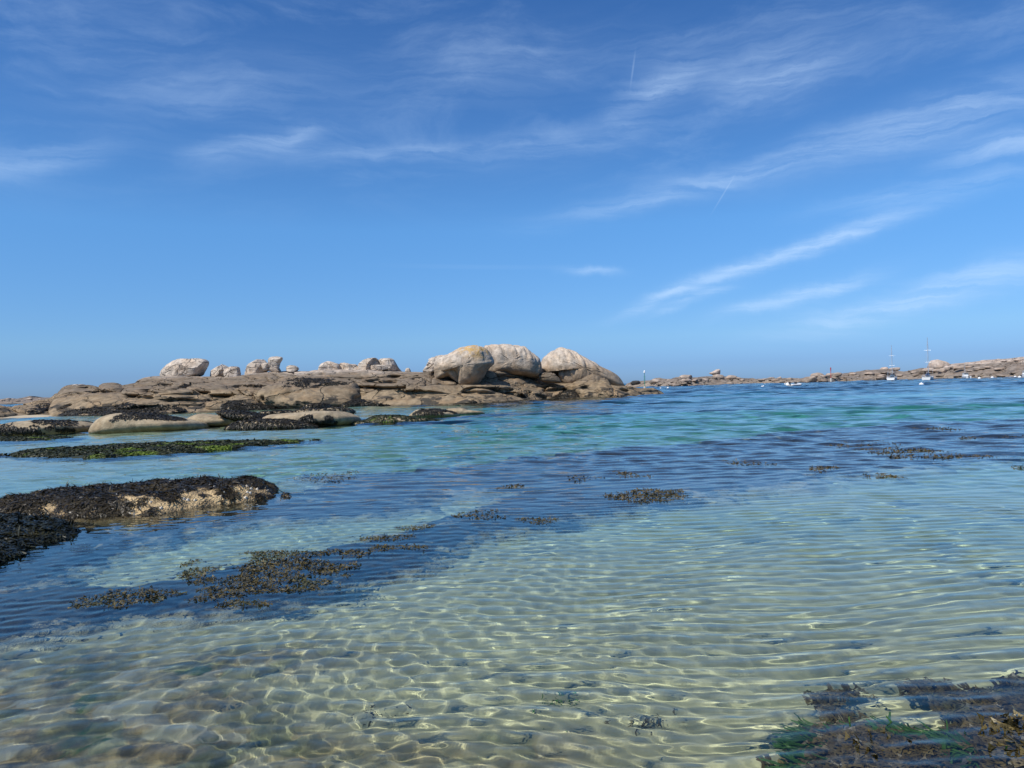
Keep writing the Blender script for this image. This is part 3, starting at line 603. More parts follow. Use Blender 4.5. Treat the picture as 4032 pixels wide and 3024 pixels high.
boulder('boulder', z3((128,322),(160,280),(185,242),(172,222),(200,205),(280,193),(300,210),(270,300),(215,326)), 96, 1.6, GRT, 'jumbled pale rock behind the left shoulder of the lichened boulder', k=2.8, amp=.4, scale=.8, cuts=7, seed=63)
boulder('flat_topped_boulder', z3((620,125),(700,113),(780,112),(920,122),(960,145),(1010,190),(1066,240),(1070,310),(1040,362),(900,355),(780,335),(700,345),(630,335),(610,200)), 100, 3.6, GRB, 'broad pale flat-topped boulder between the lichened boulder and the fluted dome', k=3.2, amp=.3, scale=.28, cuts=0, crack=.04, seed=64, flute=.16, n=150, nl=22,
        extra=[(z3((795,262),(850,205),(950,205),(1040,250),(1068,305),(1045,360),(900,350),(808,310)), 97.9, .9, dict(seed=65, amp=.3, scale=.6, flute=0, k=2.1))])
boulder('fluted_dome', z3((1068,235),(1100,195),(1150,160),(1220,132),(1270,140),(1340,170),(1400,210),(1450,240),(1500,262),(1560,300),(1610,322),(1672,362),(1712,402),(1724,450),(1600,470),(1400,450),(1290,440),(1232,390),(1205,322),(1150,300),(1095,312),(1060,340)), 104, 4.2, GRB, 'pale peaked dome with rain-worn vertical flutes at the end of the islet', k=2.3, amp=.2, scale=.34, crack=.04, seed=66, flute=.26, n=170, nl=24, center=list(at_y(2290, 1450, 104)),
        extra=[(z3((1200,330),(1290,250),(1400,260),(1440,330),(1400,420),(1290,440),(1225,400)), 101.6, 1.0, dict(seed=67, flute=.2, k=2.4, amp=.2, center=None)), (z3((1040,300),(1120,280),(1230,285),(1260,420),(1040,420)), 107, 2.2, dict(seed=69, flute=0, k=3, amp=.2, center=None))])  # the last, rear lump is added to shut out sky behind the hollow
boulder('boulder', z3((1036,362),(1075,335),(1150,338),(1200,368),(1226,402),(1150,405),(1070,392)), 98.5, 1.0, GR, 'brown stone lying in the mouth of the hollow under the fluted dome', k=2.8, amp=.15, seed=68)
# far low land beyond the sandy end
BEACH = simple_mat('beach_sand', (.50, .42, .30), .95, 0, .1)
def plan_mound(name, poly, H, mat, edge, n=(120, 60), base=-.35, amp=.06, scale=1.2, seed=0, parent=None, flat=.5):
    """a low mass over a plan outline, rising over `edge` metres to the height H"""
    P = np.asarray(poly); x0, y0 = P.min(0)-.2; x1, y1 = P.max(0)+.2
    gx = np.linspace(x0, x1, n[0]); gy = np.linspace(y0, y1, n[1]); X, Y = np.meshgrid(gx, gy, indexing='xy')
    d = sd_poly(X, Y, P)+fbm(np.stack([X*scale, Y*scale, 0*X+seed], -1), 4, seed)*edge*.45
    u = np.clip(d/edge, -.6, 1); z = np.where(u > 0, H*(1-(1-np.clip(u, 0, 1))**2), base*np.clip(-u/.5, 0, 1)*1.4)
    z = z+amp*fbm(np.stack([X*scale*2.2, Y*scale*2.2, 0*X], -1), 4, seed+4)*np.clip(u+.3, 0, 1)
    F = grid_faces(n[1], n[0]); V = np.stack([X, Y, z], -1).reshape(-1, 3)
    keep = (u.ravel()[F] > -.59).any(1); F = F[keep]
    used = np.unique(F); mp = np.full(len(V), -1); mp[used] = np.arange(len(used))
    return obj(name, mesh_np(name, V[used], mp[F]), mat, parent)
bch = plan_mound('sand_beach', pxy([(-500, 1668), (0, 1650), (226, 1640), (250, 1628), (180, 1618), (120, 1620), (0, 1628), (-500, 1640)]), .22, BEACH, 3.0, (160, 60), base=-.6, seed=5, scale=.3, amp=.05)
tag(bch, kind='structure')
# ------------------------------------------------------------------ seaweed
def frond_template(kind):
    if kind == 'tuft':             # two crossing straps, for weed seen from afar
        V = [(-.16,0,0),(.16,0,0),(.20,.55,.10),(-.20,.55,.10),(.06,1,.0),(-.12,1,.0)]
        return np.array(V, float), np.array([[0,1,2,3],[3,2,4,5]])
    if kind == 'strap':
        V = [(-.05,0,0),(.05,0,0),(.075,.5,.05),(-.06,.52,.05),(.03,1,.0),(-.05,.96,.0)]
        return np.array(V, float), np.array([[0,1,2,3],[3,2,4,5]])
    if kind == 'sprig':
        V = [(-.07,0,0),(.07,0,0),(.11,.5,.06),(-.11,.5,.06),(-.34,.95,.02),(-.12,1.0,.05),(.12,1.0,.02),(.34,.93,.05)]
        return np.array(V, float), np.array([[0,1,2,3],[3,2,5,4],[3,2,7,6]])
    w = .055
    V = [(-w,0,0),(w,0,0),(w*1.3,.40,.05),(-w*1.3,.40,.05)]; F = [[0,1,2,3]]
    for sgn in (-1, 1):
        i = len(V); a = .42*sgn
        V += [(sgn*.13-w*1.2,.66,.08),(sgn*.13+w*1.2,.66,.08)]
        F.append([3,2,i+1,i])
        for s2 in (-1, 1):
            j = len(V); cx = sgn*.17+s2*.11
            V += [(cx-w*1.5,.96,.05),(cx+w*1.5,.96,.05)]
            F.append([i,i+1,j+1,j])
    return np.array(V, float), np.array(F)
def fronds(P, Yd, Nd, L, kind='frond', width=1.0, curl=0.0, rg=rng):
    T, F = frond_template(kind); n = len(P)
    Yd = Yd/np.linalg.norm(Yd, axis=1)[:, None]; X = np.cross(Yd, Nd); X /= np.linalg.norm(X, axis=1)[:, None]+1e-9; N = np.cross(X, Yd)
    t = np.repeat(T[None], n, 0).copy()
    t[..., 0] *= width*rg.uniform(.7, 1.4, (n, 1)); t[..., 2] += (curl*rg.normal(size=(n, 1)))*t[..., 1]**2
    V = P[:, None]+L[:, None, None]*(t[..., :1]*X[:, None]+t[..., 1:2]*Yd[:, None]+t[..., 2:]*N[:, None])
    Fa = (F[None]+(np.arange(n)*len(T))[:, None, None]).reshape(-1, 4)
    return V.reshape(-1, 3), Fa
def merge(parts):
    Vs, Fs, off = [], [], 0
    for V, F in parts: Vs.append(V); Fs.append(F+off); off += len(V)
    return np.vstack(Vs), np.vstack(Fs)
def mesh_samples(o, n, polys=None, minz=-.05, rg=rng, noise=None, nscale=1.0, seed=0, front=True):
    """points spread over a rock's surface where it lies inside the weed outlines"""
    me = o.data; me.calc_loop_triangles()
    co = np.empty(len(me.vertices)*3, np.float32); me.vertices.foreach_get('co', co); co = co.reshape(-1, 3).astype(float)
    tri = np.empty(len(me.loop_triangles)*3, np.int32); me.loop_triangles.foreach_get('vertices', tri); tri = tri.reshape(-1, 3)
    a, b_, c = co[tri[:, 0]], co[tri[:, 1]], co[tri[:, 2]]
    nn = np.cross(b_-a, c-a); ar = np.linalg.norm(nn, axis=1)/2; nn = nn/(2*ar[:, None]+1e-12)
    m = (a+b_+c)/3; ok = m[:, 2] > minz
    if front: ok &= ((nn*(np.array(CAM)-m)).sum(1) > 0) | (nn[:, 2] > .35)
    if polys:
        px, py = proj(m); ins = np.zeros(len(m), bool)
        for P in polys: ins |= in_poly(px, py, P)
        ok &= ins
    idx = np.where(ok)[0]
    if len(idx) == 0: return np.zeros((0, 3)), np.zeros((0, 3))
    w = ar[idx]/ar[idx].sum(); pick = rg.choice(idx, n, p=w)
    r1, r2 = rg.random(n), rg.random(n); r1s = np.sqrt(r1)
    P = a[pick]*(1-r1s)[:, None]+b_[pick]*(r1s*(1-r2))[:, None]+c[pick]*(r1s*r2)[:, None]; N = nn[pick]
    if noise is not None:
        k = fbm(P*nscale, 3, seed) > noise; P, N = P[k], N[k]
    return P, N
WEED_K = weed_mat('bladderwrack_dry', (.018, .014, .008), (.052, .039, .018), (.070, .050, .018), vary=1.2)
WEED_D = weed_mat('bladderwrack_dark', (.014, .012, .008), (.034, .028, .017), None, rough=.5)
WEED_G = weed_mat('green_weed', (.018, .022, .008), (.040, .042, .014), (.12, .17, .014), vary=.75, rough=.5)
WEED_F = weed_mat('floating_wrack', (.045, .034, .012), (.13, .092, .030), (.07, .062, .022), vary=2.0, rough=.5)
WEED_R = weed_mat('brown_wrack', (.075, .056, .020), (.19, .135, .045), (.11, .10, .034), vary=3.0, rough=.4)
WEED_S = weed_mat('green_strands', (.030, .085, .012), (.085, .18, .028), None, rough=.5)
def weed_on(o, name, polys, n, L, mat, seed=0, noise=None, nscale=1.0, kind='tuft', curl=.12, lift=.02, jit=.6, mixd=None, tilt=.5):
    rg = np.random.default_rng(seed)
    P, N = mesh_samples(o, n, polys, rg=rg, noise=noise, nscale=nscale, seed=seed)
    if len(P) == 0: return None
    down = np.array([0, 0, -1.0])-N*(-N[:, 2:3]); Yd = down+rg.normal(size=P.shape)*jit; Yd -= N*(Yd*N).sum(1)[:, None]*1.0; Yd[:, 2] = np.minimum(Yd[:, 2], .15)
    Nd = N+rg.normal(size=P.shape)*tilt
    V, F = fronds(P+N*lift, Yd, Nd, L*rg.uniform(.6, 1.4, len(P)), kind, 1.0, curl, rg)
    w = obj(name, mesh_np(name, V, F, False), mat, o); tag(w, kind='stuff'); return w

# black weed hanging on the foot of the islet
def islet_weed(label, px, n, seed, L=.22, noise=-.42):
    rg = np.random.default_rng(seed)
    top = [ISL.at(x, y) for x, y in px]
    cen = np.mean([list(p) for p in top], 0)
    B = np.array([list(p) for p in top]); B[:, 1] -= .9
    o = obj('weed_covered_rock', lump_mesh('weed_covered_rock', [lump(B, .45, bulge=(0, -.85, .5), k=2.6, amp=.25, scale=.8, back=.8, seed=seed, n=110, nl=10)]), GR)
    tag(o, label, 'seaweed rock', None)
    weed_on(o, 'seaweed', None, n, L, WEED_D, seed, noise=noise, nscale=.8, kind='tuft', lift=.02, tilt=.3)
    return o
islet_weed('long bank of black weed along the islet foot beneath the flat tan shelf', z1((560,648),(640,597),(750,582),(900,572),(1050,557),(1120,532),(1180,527),(1280,540),(1500,547),(1640,577),(1600,605),(1400,622),(900,648)), 5200, 201)
islet_weed('small slanting wedge of black weed beside the sandy beach', z1((280,616),(340,560),(470,532),(465,560),(405,603),(340,618)), 1300, 202)
islet_weed('black weed heaped under the tan rock swell left of the bulging face', z2((-30,650),(0,590),(60,562),(150,567),(170,602),(300,582),(400,612),(485,645),(200,665)), 2600, 203)
islet_weed('black weed mound in the gap right of the bulging face', z2((1105,620),(1200,562),(1320,550),(1362,590),(1480,600),(1580,612),(1350,625)), 2200, 204)
islet_weed('thin patch of black weed on the lip of the whaleback ledge', z3((365,592),(430,562),(490,556),(565,578),(470,592)), 600, 205, .16, .0)
islet_weed('dark weed filling the cleft beside the humped rock with the hole', z3((1155,555),(1200,520),(1280,480),(1345,502),(1340,555)), 900, 206)
weed_on(FACE, 'black_crust', [z2((500,440),(560,395),(585,345),(660,335),(790,342),(1000,352),(1150,385),(1120,402),(960,412),(860,425),(780,438),(640,428))], 3600, .26, WEED_D, 207, noise=-.12, nscale=.9, kind='tuft', lift=.0, tilt=.15, curl=.1)

# ------------------------------------------------------------------ skerries in the bay
SK = granite('skerry_granite', (.40, .325, .225), (.38, .305, .20), (.33, .26, .165), 1.6, .25, 0, k=2.2, blotch=.4, bumpd=.10)
def skerry(label, px, front, T, weeds, seed, k=2.5, amp=.10, scale=.9, noise=-.3, L=.125, n_per=1.1, mat=None, wm=None, cat='rock'):
    d = front+T*.75
    o = obj('skerry', lump_mesh('skerry', [lump(outline_at(px, d), T, bulge=(0, -1, .06), k=k, amp=amp, scale=scale, seed=seed, n=96, nl=12, back=1.2)]), mat or SK)
    tag(o, label, cat)
    for i, (wp, n) in enumerate(weeds): weed_on(o, 'seaweed', [wp] if wp else None, int(n*n_per), L, wm or WEED_D, seed*10+i, noise=noise, nscale=1.6, lift=.015, tilt=.35)
    return o
skerry('low skerry with black weed back and pale barnacled side', z1((-60,860),(-60,720),(60,722),(170,708),(300,682),(500,676),(640,687),(740,712),(775,740),(700,800),(400,850)), 36.5, 2.6,
       [(z1((-60,690),(60,715),(170,705),(300,675),(500,668),(640,680),(745,705),(700,735),(560,715),(430,745),(300,735),(180,760),(60,745),(-60,775)), 4200), (z1((-60,740),(200,735),(440,750),(650,735),(640,765),(400,785),(-60,800)), 700)], 301, noise=-.12)
skerry('dark flat weedy toe of the low barnacled skerry', z1((655,690),(740,690),(812,717),(800,745),(700,745)), 40.5, .8, [(None, 900)], 302)
skerry('smooth pale oval rock wearing a cap of black weed', z1((893,800),(900,745),(935,695),(985,655),(1060,625),(1180,612),(1330,617),(1500,645),(1640,675),(1720,700),(1690,760),(1300,810),(1000,820)), 36.5, 2.6,
       [(z1((930,712),(945,690),(1000,650),(1050,622),(1150,608),(1300,612),(1450,632),(1560,652),(1640,672),(1500,680),(1400,668),(1300,664),(1050,664),(985,676)), 5200)], 303, k=2.8, amp=.05, noise=-.8)
skerry('tan rock between the weed-capped rock and a black weed dome', z1((1640,690),(1700,650),(1780,620),(1900,632),(2100,652),(2210,672),(2150,720),(1900,740),(1650,750)), 40.5, 2.0, [], 304, k=2.6, amp=.07)
skerry('smooth black weed dome behind the tan rock', z2((-80,680),(-20,665),(60,660),(150,660),(290,690),(370,722),(385,760),(200,770),(60,745)), 40.0, 1.6, [(None, 4500)], 305, k=2.4, amp=.06, noise=-.7)
skerry('pale whaleback rock with black weed hanging on its front', z2((360,790),(380,735),(450,700),(600,680),(800,672),(960,662),(1100,662),(1180,690),(1245,730),(1200,790),(800,850),(500,840)), 37.5, 2.6,
       [(z2((690,730),(720,708),(850,700),(1000,712),(1035,750),(1025,800),(900,800),(780,770),(700,760)), 2200)], 306, k=2.7, amp=.07, noise=-.10)
skerry('spread of black weed over a low rock in front of the pale whaleback', z2((-10,835),(80,778),(200,750),(380,745),(560,745),(680,765),(820,790),(840,830),(400,870),(100,870)), 36.0, 1.3, [(None, 4800)], 307, noise=-.35, amp=.09)
skerry('round black weed hummock behind the pale whaleback', z2((740,660),(760,622),(800,600),(880,588),(960,593),(992,625),(990,670)), 46, 1.5, [(None, 2600)], 308, noise=-.7)
skerry('long flat black weed rock behind the pale whaleback', z2((630,690),(660,662),(760,645),(900,642),(1000,636),(1100,630),(1195,652),(1180,690),(900,700)), 43.5, 1.5, [(None, 3000)], 309, noise=-.7)
skerry('thin black weed rock awash between the dome and the whaleback', z2((300,700),(340,674),(450,657),(560,658),(640,672),(620,705),(400,712)), 43, 1.3, [(None, 2200)], 310, noise=-.7)
skerry('dark olive weed mound trailing off into the water', z2((1120,800),(1200,772),(1330,745),(1440,707),(1600,702),(1750,714),(1880,737),(2000,742),(2010,770),(1600,810),(1300,815)), 38.5, 1.8, [(None, 4800)], 311, noise=-.6, wm=WEED_G, amp=.09)
skerry('barnacled rock with a black weed saddle in front of the islet', z3((30,690),(45,662),(100,634),(240,626),(330,640),(405,656),(400,690),(200,705)), 44.5, 1.6, [(z3((50,680),(70,648),(110,632),(240,624),(340,640),(400,655),(300,668),(220,662),(110,672)), 2600)], 312, noise=-.2)
skerry('flat pale rock tail beside the barnacled weed saddle rock', z3((310,665),(325,628),(440,617),(495,634),(600,644),(605,668),(420,690)), 47, 1.4, [], 313, k=3.0, amp=.05)

# long weedy reef just awash, green on top
def reef(name, label, front, back_, H, edge, grid, n, L, mat, seed, amp=.05, noise=None, rock=None, kind='tuft', curl=.12, cat='reef', lift=.02, minz=-.05, jit=.8):
    poly = np.vstack([pxy(front, 0.0), pxy(back_, H*.8)])
    o = plan_mound(name, poly, H, rock or SK, edge, grid, seed=seed, amp=amp, scale=1.4); tag(o, label, cat)
    rg = np.random.default_rng(seed); P, N = mesh_samples(o, n, None, minz, rg, noise, 1.3, seed, front=False)
    Yd = rg.normal(size=P.shape)*jit+np.array([0, -.3, -.25]); Nd = N+rg.normal(size=P.shape)*.5
    V, F = fronds(P+N*lift, Yd-N*(Yd*N).sum(1)[:, None]*.95, Nd, L*rg.uniform(.6, 1.4, len(P)), kind, 1.0, curl, rg)
    w = obj('seaweed', mesh_np('seaweed', V, F, False), mat, o); tag(w, kind='stuff'); return o
reef('weed_reef', 'long dark reef just awash with bright green weed along its top', z6((0,382),(60,388),(150,394),(400,402),(700,399),(1100,373),(1500,338),(1750,312),(1980,289)), z6((1980,283),(1600,290),(1260,297),(940,307),(760,312),(560,326),(200,345),(50,372),(0,376)), .075, .5, (300, 60), 20000, .085, WEED_G, 401, noise=-.45, rock=WEED_G)
reef('weed_reef', 'thin olive strip of weed awash behind the green-topped reef', z6((-120,310),(0,303),(300,294),(460,278)), z6((460,270),(300,262),(0,272),(-120,275)), .045, .4, (200, 50), 4500, .085, WEED_G, 402, noise=-.3, rock=WEED_G)

# the near weed-hung rock with barnacles and limpets
BARN = bpy.data.materials.new('barnacled_granite'); b = NB(nt_new(BARN)); p = b.n('ShaderNodeBsdfPrincipled'); P_ = b.n('ShaderNodeNewGeometry').outputs['Position']
vo = b.n('ShaderNodeTexVoronoi'); b.l(P_, vo.inputs['Vector']); vo.inputs['Scale'].default_value = 34.0
cc = b.mix(b.ramp(b.noise(P_, 4.0, 6.0, .7), .38, .60), (.56, .40, .20, 1), (.23, .16, .08, 1))
cc = b.mix(b.ramp(vo.outputs['Distance'], .05, .40, .5, 0), cc, (.60, .46, .27, 1))
b.l(cc, p.inputs['Base Color']); p.inputs['Roughness'].default_value = .8
bu = b.n('ShaderNodeBump'); bu.inputs['Distance'].default_value = .02; b.l(b.math('SUBTRACT', 1.0, vo.outputs['Distance']), bu.inputs['Height']); b.l(bu.outputs[0], p.inputs['Normal'])
o_ = b.n('ShaderNodeOutputMaterial'); b.l(p.outputs[0], o_.inputs[0])
nr_poly = np.vstack([pxy(z7((-420,345),(0,342),(200,338),(400,348),(600,352),(900,338),(1100,305),(1400,264),(1600,222),(1650,205)), 0.0), pxy(z7((1660,160),(1630,138),(1550,118),(1400,112),(1100,120),(800,140),(620,160),(500,165),(200,200),(0,230),(-420,262)), .19)])
near = plan_mound('weed_hung_rock', nr_poly, .21, BARN, .50, (320, 110), seed=411, amp=.06, scale=1.8, base=-.6)
tag(near, 'near barnacled rock hung with black wrack and dotted with white limpets', 'rock')
BARE = [z7((610,210),(800,212),(1000,225),(1090,180),(1250,165),(1500,165),(1620,205),(1500,260),(1400,280),(1060,325),(880,350),(640,360),(690,320),(800,290),(720,240)), z7((210,300),(290,250),(400,290),(430,330),(340,340)), z7((510,290),(560,270),(570,330),(510,340))]
def near_weed(o, n, seed, avoid=None, L=.085, mat=WEED_K, minz=-.04, noise=None, kind='strap', lift=.0, width=1.0):
    rg = np.random.default_rng(seed); P, N = mesh_samples(o, n, None, minz, rg, noise, 3.0, seed, front=False)
    if avoid:
        px, py = proj(P); w = rg.normal(size=(len(P), 2))*6; ins = np.zeros(len(P), bool)
        for a_ in avoid: ins |= in_poly(px+w[:, 0], py+w[:, 1], a_)
        tuft = fbm(P*6, 3, seed+3) > .16
        P, N = P[~ins | tuft], N[~ins | tuft]
    lum = .018*(1+fbm(P*5, 3, seed))
    Yd = rg.normal(size=P.shape)*.9+np.array([0, -.7, -.5]); Yd -= N*(Yd*N).sum(1)[:, None]*1.05; Yd[:, 2] = np.minimum(Yd[:, 2], .12)
    V, F = fronds(P+N*(lift+lum)[:, None], Yd, N+rg.normal(size=P.shape)*.30, L*rg.uniform(.5, 1.5, len(P)), kind, width, .10, rg)
    w_ = obj('seaweed', mesh_np('seaweed', V, F, False), mat, o); tag(w_, kind='stuff'); return w_
near_weed(near, 40000, 412, BARE)
lm = bpy.data.meshes.new('limpet_shell'); bm = bmesh.new()
bmesh.ops.create_cone(bm, cap_ends=True, segments=10, radius1=1, radius2=.12, depth=1.0); bm.to_mesh(lm); bm.free()
LIMP = simple_mat('limpet', (.66, .58, .46), .7); lm.materials.append(LIMP)
rg = np.random.default_rng(9)
lp, ln_ = mesh_samples(near, 3000, BARE[:1], 0.0, rg)
for i in range(30):
    l_ = bpy.data.objects.new('limpet_shell', lm); C.objects.link(l_); l_.parent = near
    l_.location = Vector(lp[i])+Vector(ln_[i])*.012; s_ = rg.uniform(.020, .038); l_.scale = (s_, s_*.9, s_*1.0)
    l_.rotation_mode = 'QUATERNION'; l_.rotation_quaternion = Vector(ln_[i]).to_track_quat('Z', 'Y')
mound = plan_mound('weed_mound', np.vstack([pxy(z7((-420,900),(0,640),(60,602),(170,552),(280,502),(400,442),(500,388)), 0), pxy(z7((450,355),(330,330),(150,308),(0,308),(-420,320)), .10)]), .13, BARN, .7, (260, 200), seed=421, amp=.05, scale=1.6, base=-.5)
tag(mound, 'low mound thickly matted with dark olive wrack at the water edge', 'rock')
near_weed(mound, 34000, 422, None, .10, mat=weed_mat('matted_wrack', (.010, .011, .007), (.030, .031, .014), (.048, .042, .014), vary=2.2))

# ------------------------------------------------------------------ weed bed under water and wrack floating over it
def build_kelp():
    rr = np.geomspace(2.5, 62, 420); aa = np.arange(-.86, .80, .0055)
    R, A = np.meshgrid(rr, aa, indexing='ij'); X = R*np.sin(A); Y = R*np.cos(A)
    d = kelp_mask(X, Y); sc = np.clip(R/9, .6, 2.5); u = sstep(d/sc, -.25, .55)
    bed = -bed_depth(X, Y)-.06; lum = fbm(np.stack([X*1.6, Y*1.6, 0*X], -1), 4, 91)
    topz = -.17-.22*lum-.05*np.clip(R/20, 0, 2)
    Z = bed*(1-u)+topz*u
    F = grid_faces(len(rr), len(aa)); keep = (u.ravel()[F] > .002).any(1); F = F[keep]
    used = np.unique(F); mp = np.full(X.size, -1); mp[used] = np.arange(len(used))
    V = np.stack([X, Y, Z], -1).reshape(-1, 3)
    m = bpy.data.materials.new('kelp_canopy'); b = NB(nt_new(m)); p = b.n('ShaderNodeBsdfPrincipled'); P_ = b.n('ShaderNodeNewGeometry').outputs['Position']
    c = b.mix(b.ramp(b.noise(P_, 9.0, 5.0, .7), .35, .65), (.012, .014, .010, 1), (.045, .038, .018, 1))
    cv = b.n('ShaderNodeAttribute', attribute_name='cover').outputs['Fac']
    cn = b.math('ADD', b.noise(P_, 3.2, 6.0, .68), b.math('MULTIPLY', b.math('SUBTRACT', b.noise(P_, .8, 3.0), .5), .8))
    cf = b.ramp(b.math('ADD', cv, b.math('MULTIPLY', b.math('SUBTRACT', cn, .5), 1.5)), .42, .72)
    c = b.mix(cf, (.46, .375, .215, 1), c); b.l(c, p.inputs['Base Color']); p.inputs['Roughness'].default_value = .8
    bu = b.n('ShaderNodeBump'); bu.inputs['Distance'].default_value = .05; b.l(b.noise(P_, 14.0, 4.0, .7), bu.inputs['Height']); b.l(bu.outputs[0], p.inputs['Normal'])
    o = b.n('ShaderNodeOutputMaterial'); b.l(p.outputs[0], o.inputs[0])
    km = mesh_np('kelp_bed', V[used], mp[F]); at_ = km.attributes.new('cover', 'FLOAT', 'POINT'); at_.data.foreach_set('value', u.ravel()[used].astype(np.float32))
    k = obj('kelp_bed', km, m); tag(k, 'dark bed of submerged kelp across the shallows', 'kelp', kind='stuff')
    # fronds of the canopy near the shore
    rg = np.random.default_rng(92); n = 24000
    r = 2.8*np.exp(rg.random(n)*math.log(16/2.8)); a = rg.uniform(-.8, .75, n); x, y = r*np.sin(a), r*np.cos(a)
    dk = kelp_mask(x, y); ok = dk > rg.uniform(-.20, .30, n); x, y = x[ok], y[ok]
    P = np.stack([x, y, -.13-.10*fbm(np.stack([x*1.6, y*1.6, 0*x], -1), 4, 91)+rg.uniform(-.08, .02, len(x))-.03], -1)
    Yd = rg.normal(size=P.shape)*.5+np.array([.8, .2, .0]); Yd[:, 2] *= .3; Nd = np.array([0, 0, 1.])+rg.normal(size=P.shape)*.4
    V, F = fronds(P, Yd, Nd, rg.uniform(.04, .09, len(P)), 'sprig', 1.0, .1, rg)
    f = obj('kelp_fronds', mesh_np('kelp_fronds', V, F, False), WEED_D, k); tag(f, kind='stuff')
build_kelp()
def weed_thing(name, V, F, mat, c, label, cat, group=None):
    e = bpy.data.objects.new(name, None); C.objects.link(e); e.location = c; e.empty_display_size = .1; tag(e, label, cat, group)
    f = obj('fronds', mesh_np('fronds', V, F, False), mat, e); tag(f, kind='stuff'); return e
def raft(label, px, n, seed, L=.028, mat=WEED_F, thr=-.05, group=None, z=(-.014, .006), width=.9, nscale=3.0, up=.10):
    rg = np.random.default_rng(seed); P2 = pxy(px, 0.01); x0, y0 = P2.min(0)-.1; x1, y1 = P2.max(0)+.1
    x, y = rg.uniform(x0, x1, n*6), rg.uniform(y0, y1, n*6); sdv = sd_poly(x, y, P2); e = max(.08, .16*math.sqrt((x1-x0)*(y1-y0)))
    q = fbm(np.stack([x*nscale, y*nscale*1.2, 0*x+seed], -1), 3, seed)
    ok = np.clip(sdv/e, -1.2, 1)*.35+q > thr; x, y = x[ok][:n], y[ok][:n]
    if len(x) < 5: return
    c = np.array([x.mean(), y.mean(), 0])
    P = np.stack([x, y, rg.uniform(z[0], z[1], len(x))], -1)
    Yd = rg.normal(size=P.shape)*np.array([1, 1, up])+np.array([.2, 0, .06]); Nd = np.array([0, 0, 1.])+rg.normal(size=P.shape)*.55
    V, F = fronds(P-c, Yd, Nd, L*rg.uniform(.6, 1.5, len(P)), 'sprig', width, .2, rg)
    return weed_thing('floating_seaweed', V, F, mat, c, label, 'seaweed', group)
raft('large raft of brown wrack floating at the edge of the pale sand', zf((285,1295),(340,1270),(365,1245),(440,1215),(560,1193),(740,1188),(750,1222),(690,1250),(600,1265),(520,1287),(450,1302),(380,1304)), 9000, 501, thr=.06, nscale=4.0)
raft('small ragged scrap of wrack off the tip of the large raft', zf((148,1292),(180,1281),(252,1284),(256,1306),(170,1308)), 800, 502, thr=-.1)
raft('slanting trail of wrack just beyond the large raft', zf((760,1198),(790,1165),(860,1150),(928,1136),(900,1158),(830,1182)), 1700, 503, thr=.02)
raft('pair of low wrack scraps at the kelp edge left of the olive patch', zf((992,1114),(1040,1104),(1080,1114),(1040,1124)), 600, 504, .03, thr=-.1)
raft('thin flat line of wrack beside the low scraps', zf((1112,1119),(1150,1115),(1195,1119),(1160,1127)), 420, 505, .03, thr=-.1)
raft('dense olive patch of wrack in the middle of the dark kelp', zf((1325,1068),(1370,1058),(1465,1062),(1455,1076),(1385,1084),(1330,1078)), 2200, 506, .036, thr=-.2)
raft('wide brown raft of wrack far out over the kelp', zf((1875,970),(1960,966),(2075,980),(2030,987),(1930,985)), 2400, 507, .045, thr=-.15)
raft('wrack drifting off the end of the near barnacled rock', zf((640,1032),(700,1021),(785,1016),(765,1030),(660,1042)), 700, 508, .032, thr=.05)
far_rafts = [((1235,1030),(1262,1026),(1292,1032),(1262,1037)), ((1333,1018),(1360,1021),(1392,1027),(1360,1030)), ((1743,1009),(1772,1005),(1802,1008),(1772,1018)), ((1886,1026),(1905,1023),(1924,1026),(1905,1032)), ((1568,995),(1610,993),(1652,998),(1610,1003)), ((1843,950),(1875,948),(1905,957),(1870,963)), ((1798,961),(1815,959),(1832,962),(1815,965)), ((2100,984),(2118,982),(2137,986),(2118,989)), ((2073,944),(2090,942),(2108,945),(2090,948)), ((2160,940),(2190,936),(2225,941),(2190,947)), ((2190,1008),(2205,1006),(2225,1009),(2205,1012)), ((1083,1049),(1100,1047),(1117,1050),(1100,1053)), ((940,935),(1000,930),(1070,934),(1000,939)), ((1140,873),(1260,868),(1330,871),(1250,877)), ((2000,925),(2030,923),(2060,927),(2030,930))]
for i, q in enumerate(far_rafts):
    raft('small scrap of brown wrack floating over the distant kelp', zf(*q), 170+(120 if i in (1, 2, 4, 5) else 0), 520+i, .04 if i < 12 else .07, thr=-.3, group='scraps of wrack over the kelp')

# wrack and green weed under the surface close by
def under_weed(name, label, px, n, seed, z=(-.26, -.03), L=.055, mat=WEED_R, width=1.0, thr=-.1, drift=(-.9, .1, .05), cat='seaweed', nscale=2.6, curl=.2, kind='frond'):
    rg = np.random.default_rng(seed); P2 = pxy(px, -.10); x0, y0 = P2.min(0)-.15; x1, y1 = P2.max(0)+.15
    x, y = rg.uniform(x0, x1, n*6), rg.uniform(y0, y1, n*6); sdv = sd_poly(x, y, P2)
    q = fbm(np.stack([x*nscale, y*nscale, 0*x+seed], -1), 3, seed); v = np.clip(sdv/.18, -1.2, 1)*.4+q
    ok = v > thr; x, y, v = x[ok][:n], y[ok][:n], v[ok][:n]
    c = np.array([x.mean(), y.mean(), 0]); hgt = np.clip((v-thr)*1.2, .15, 1)
    P = np.stack([x, y, z[0]+(z[1]-z[0])*hgt*rg.random(len(x))**.5], -1)
    Yd = rg.normal(size=P.shape)*np.array([.6, .6, .35])+np.array(drift); Nd = np.array([0, -.3, 1.])+rg.normal(size=P.shape)*.5
    V, F = fronds(P-c, Yd, Nd, L*rg.uniform(.5, 1.6, len(P)), kind, width, curl, rg)
    return weed_thing(name, V, F, mat, c, label, cat)
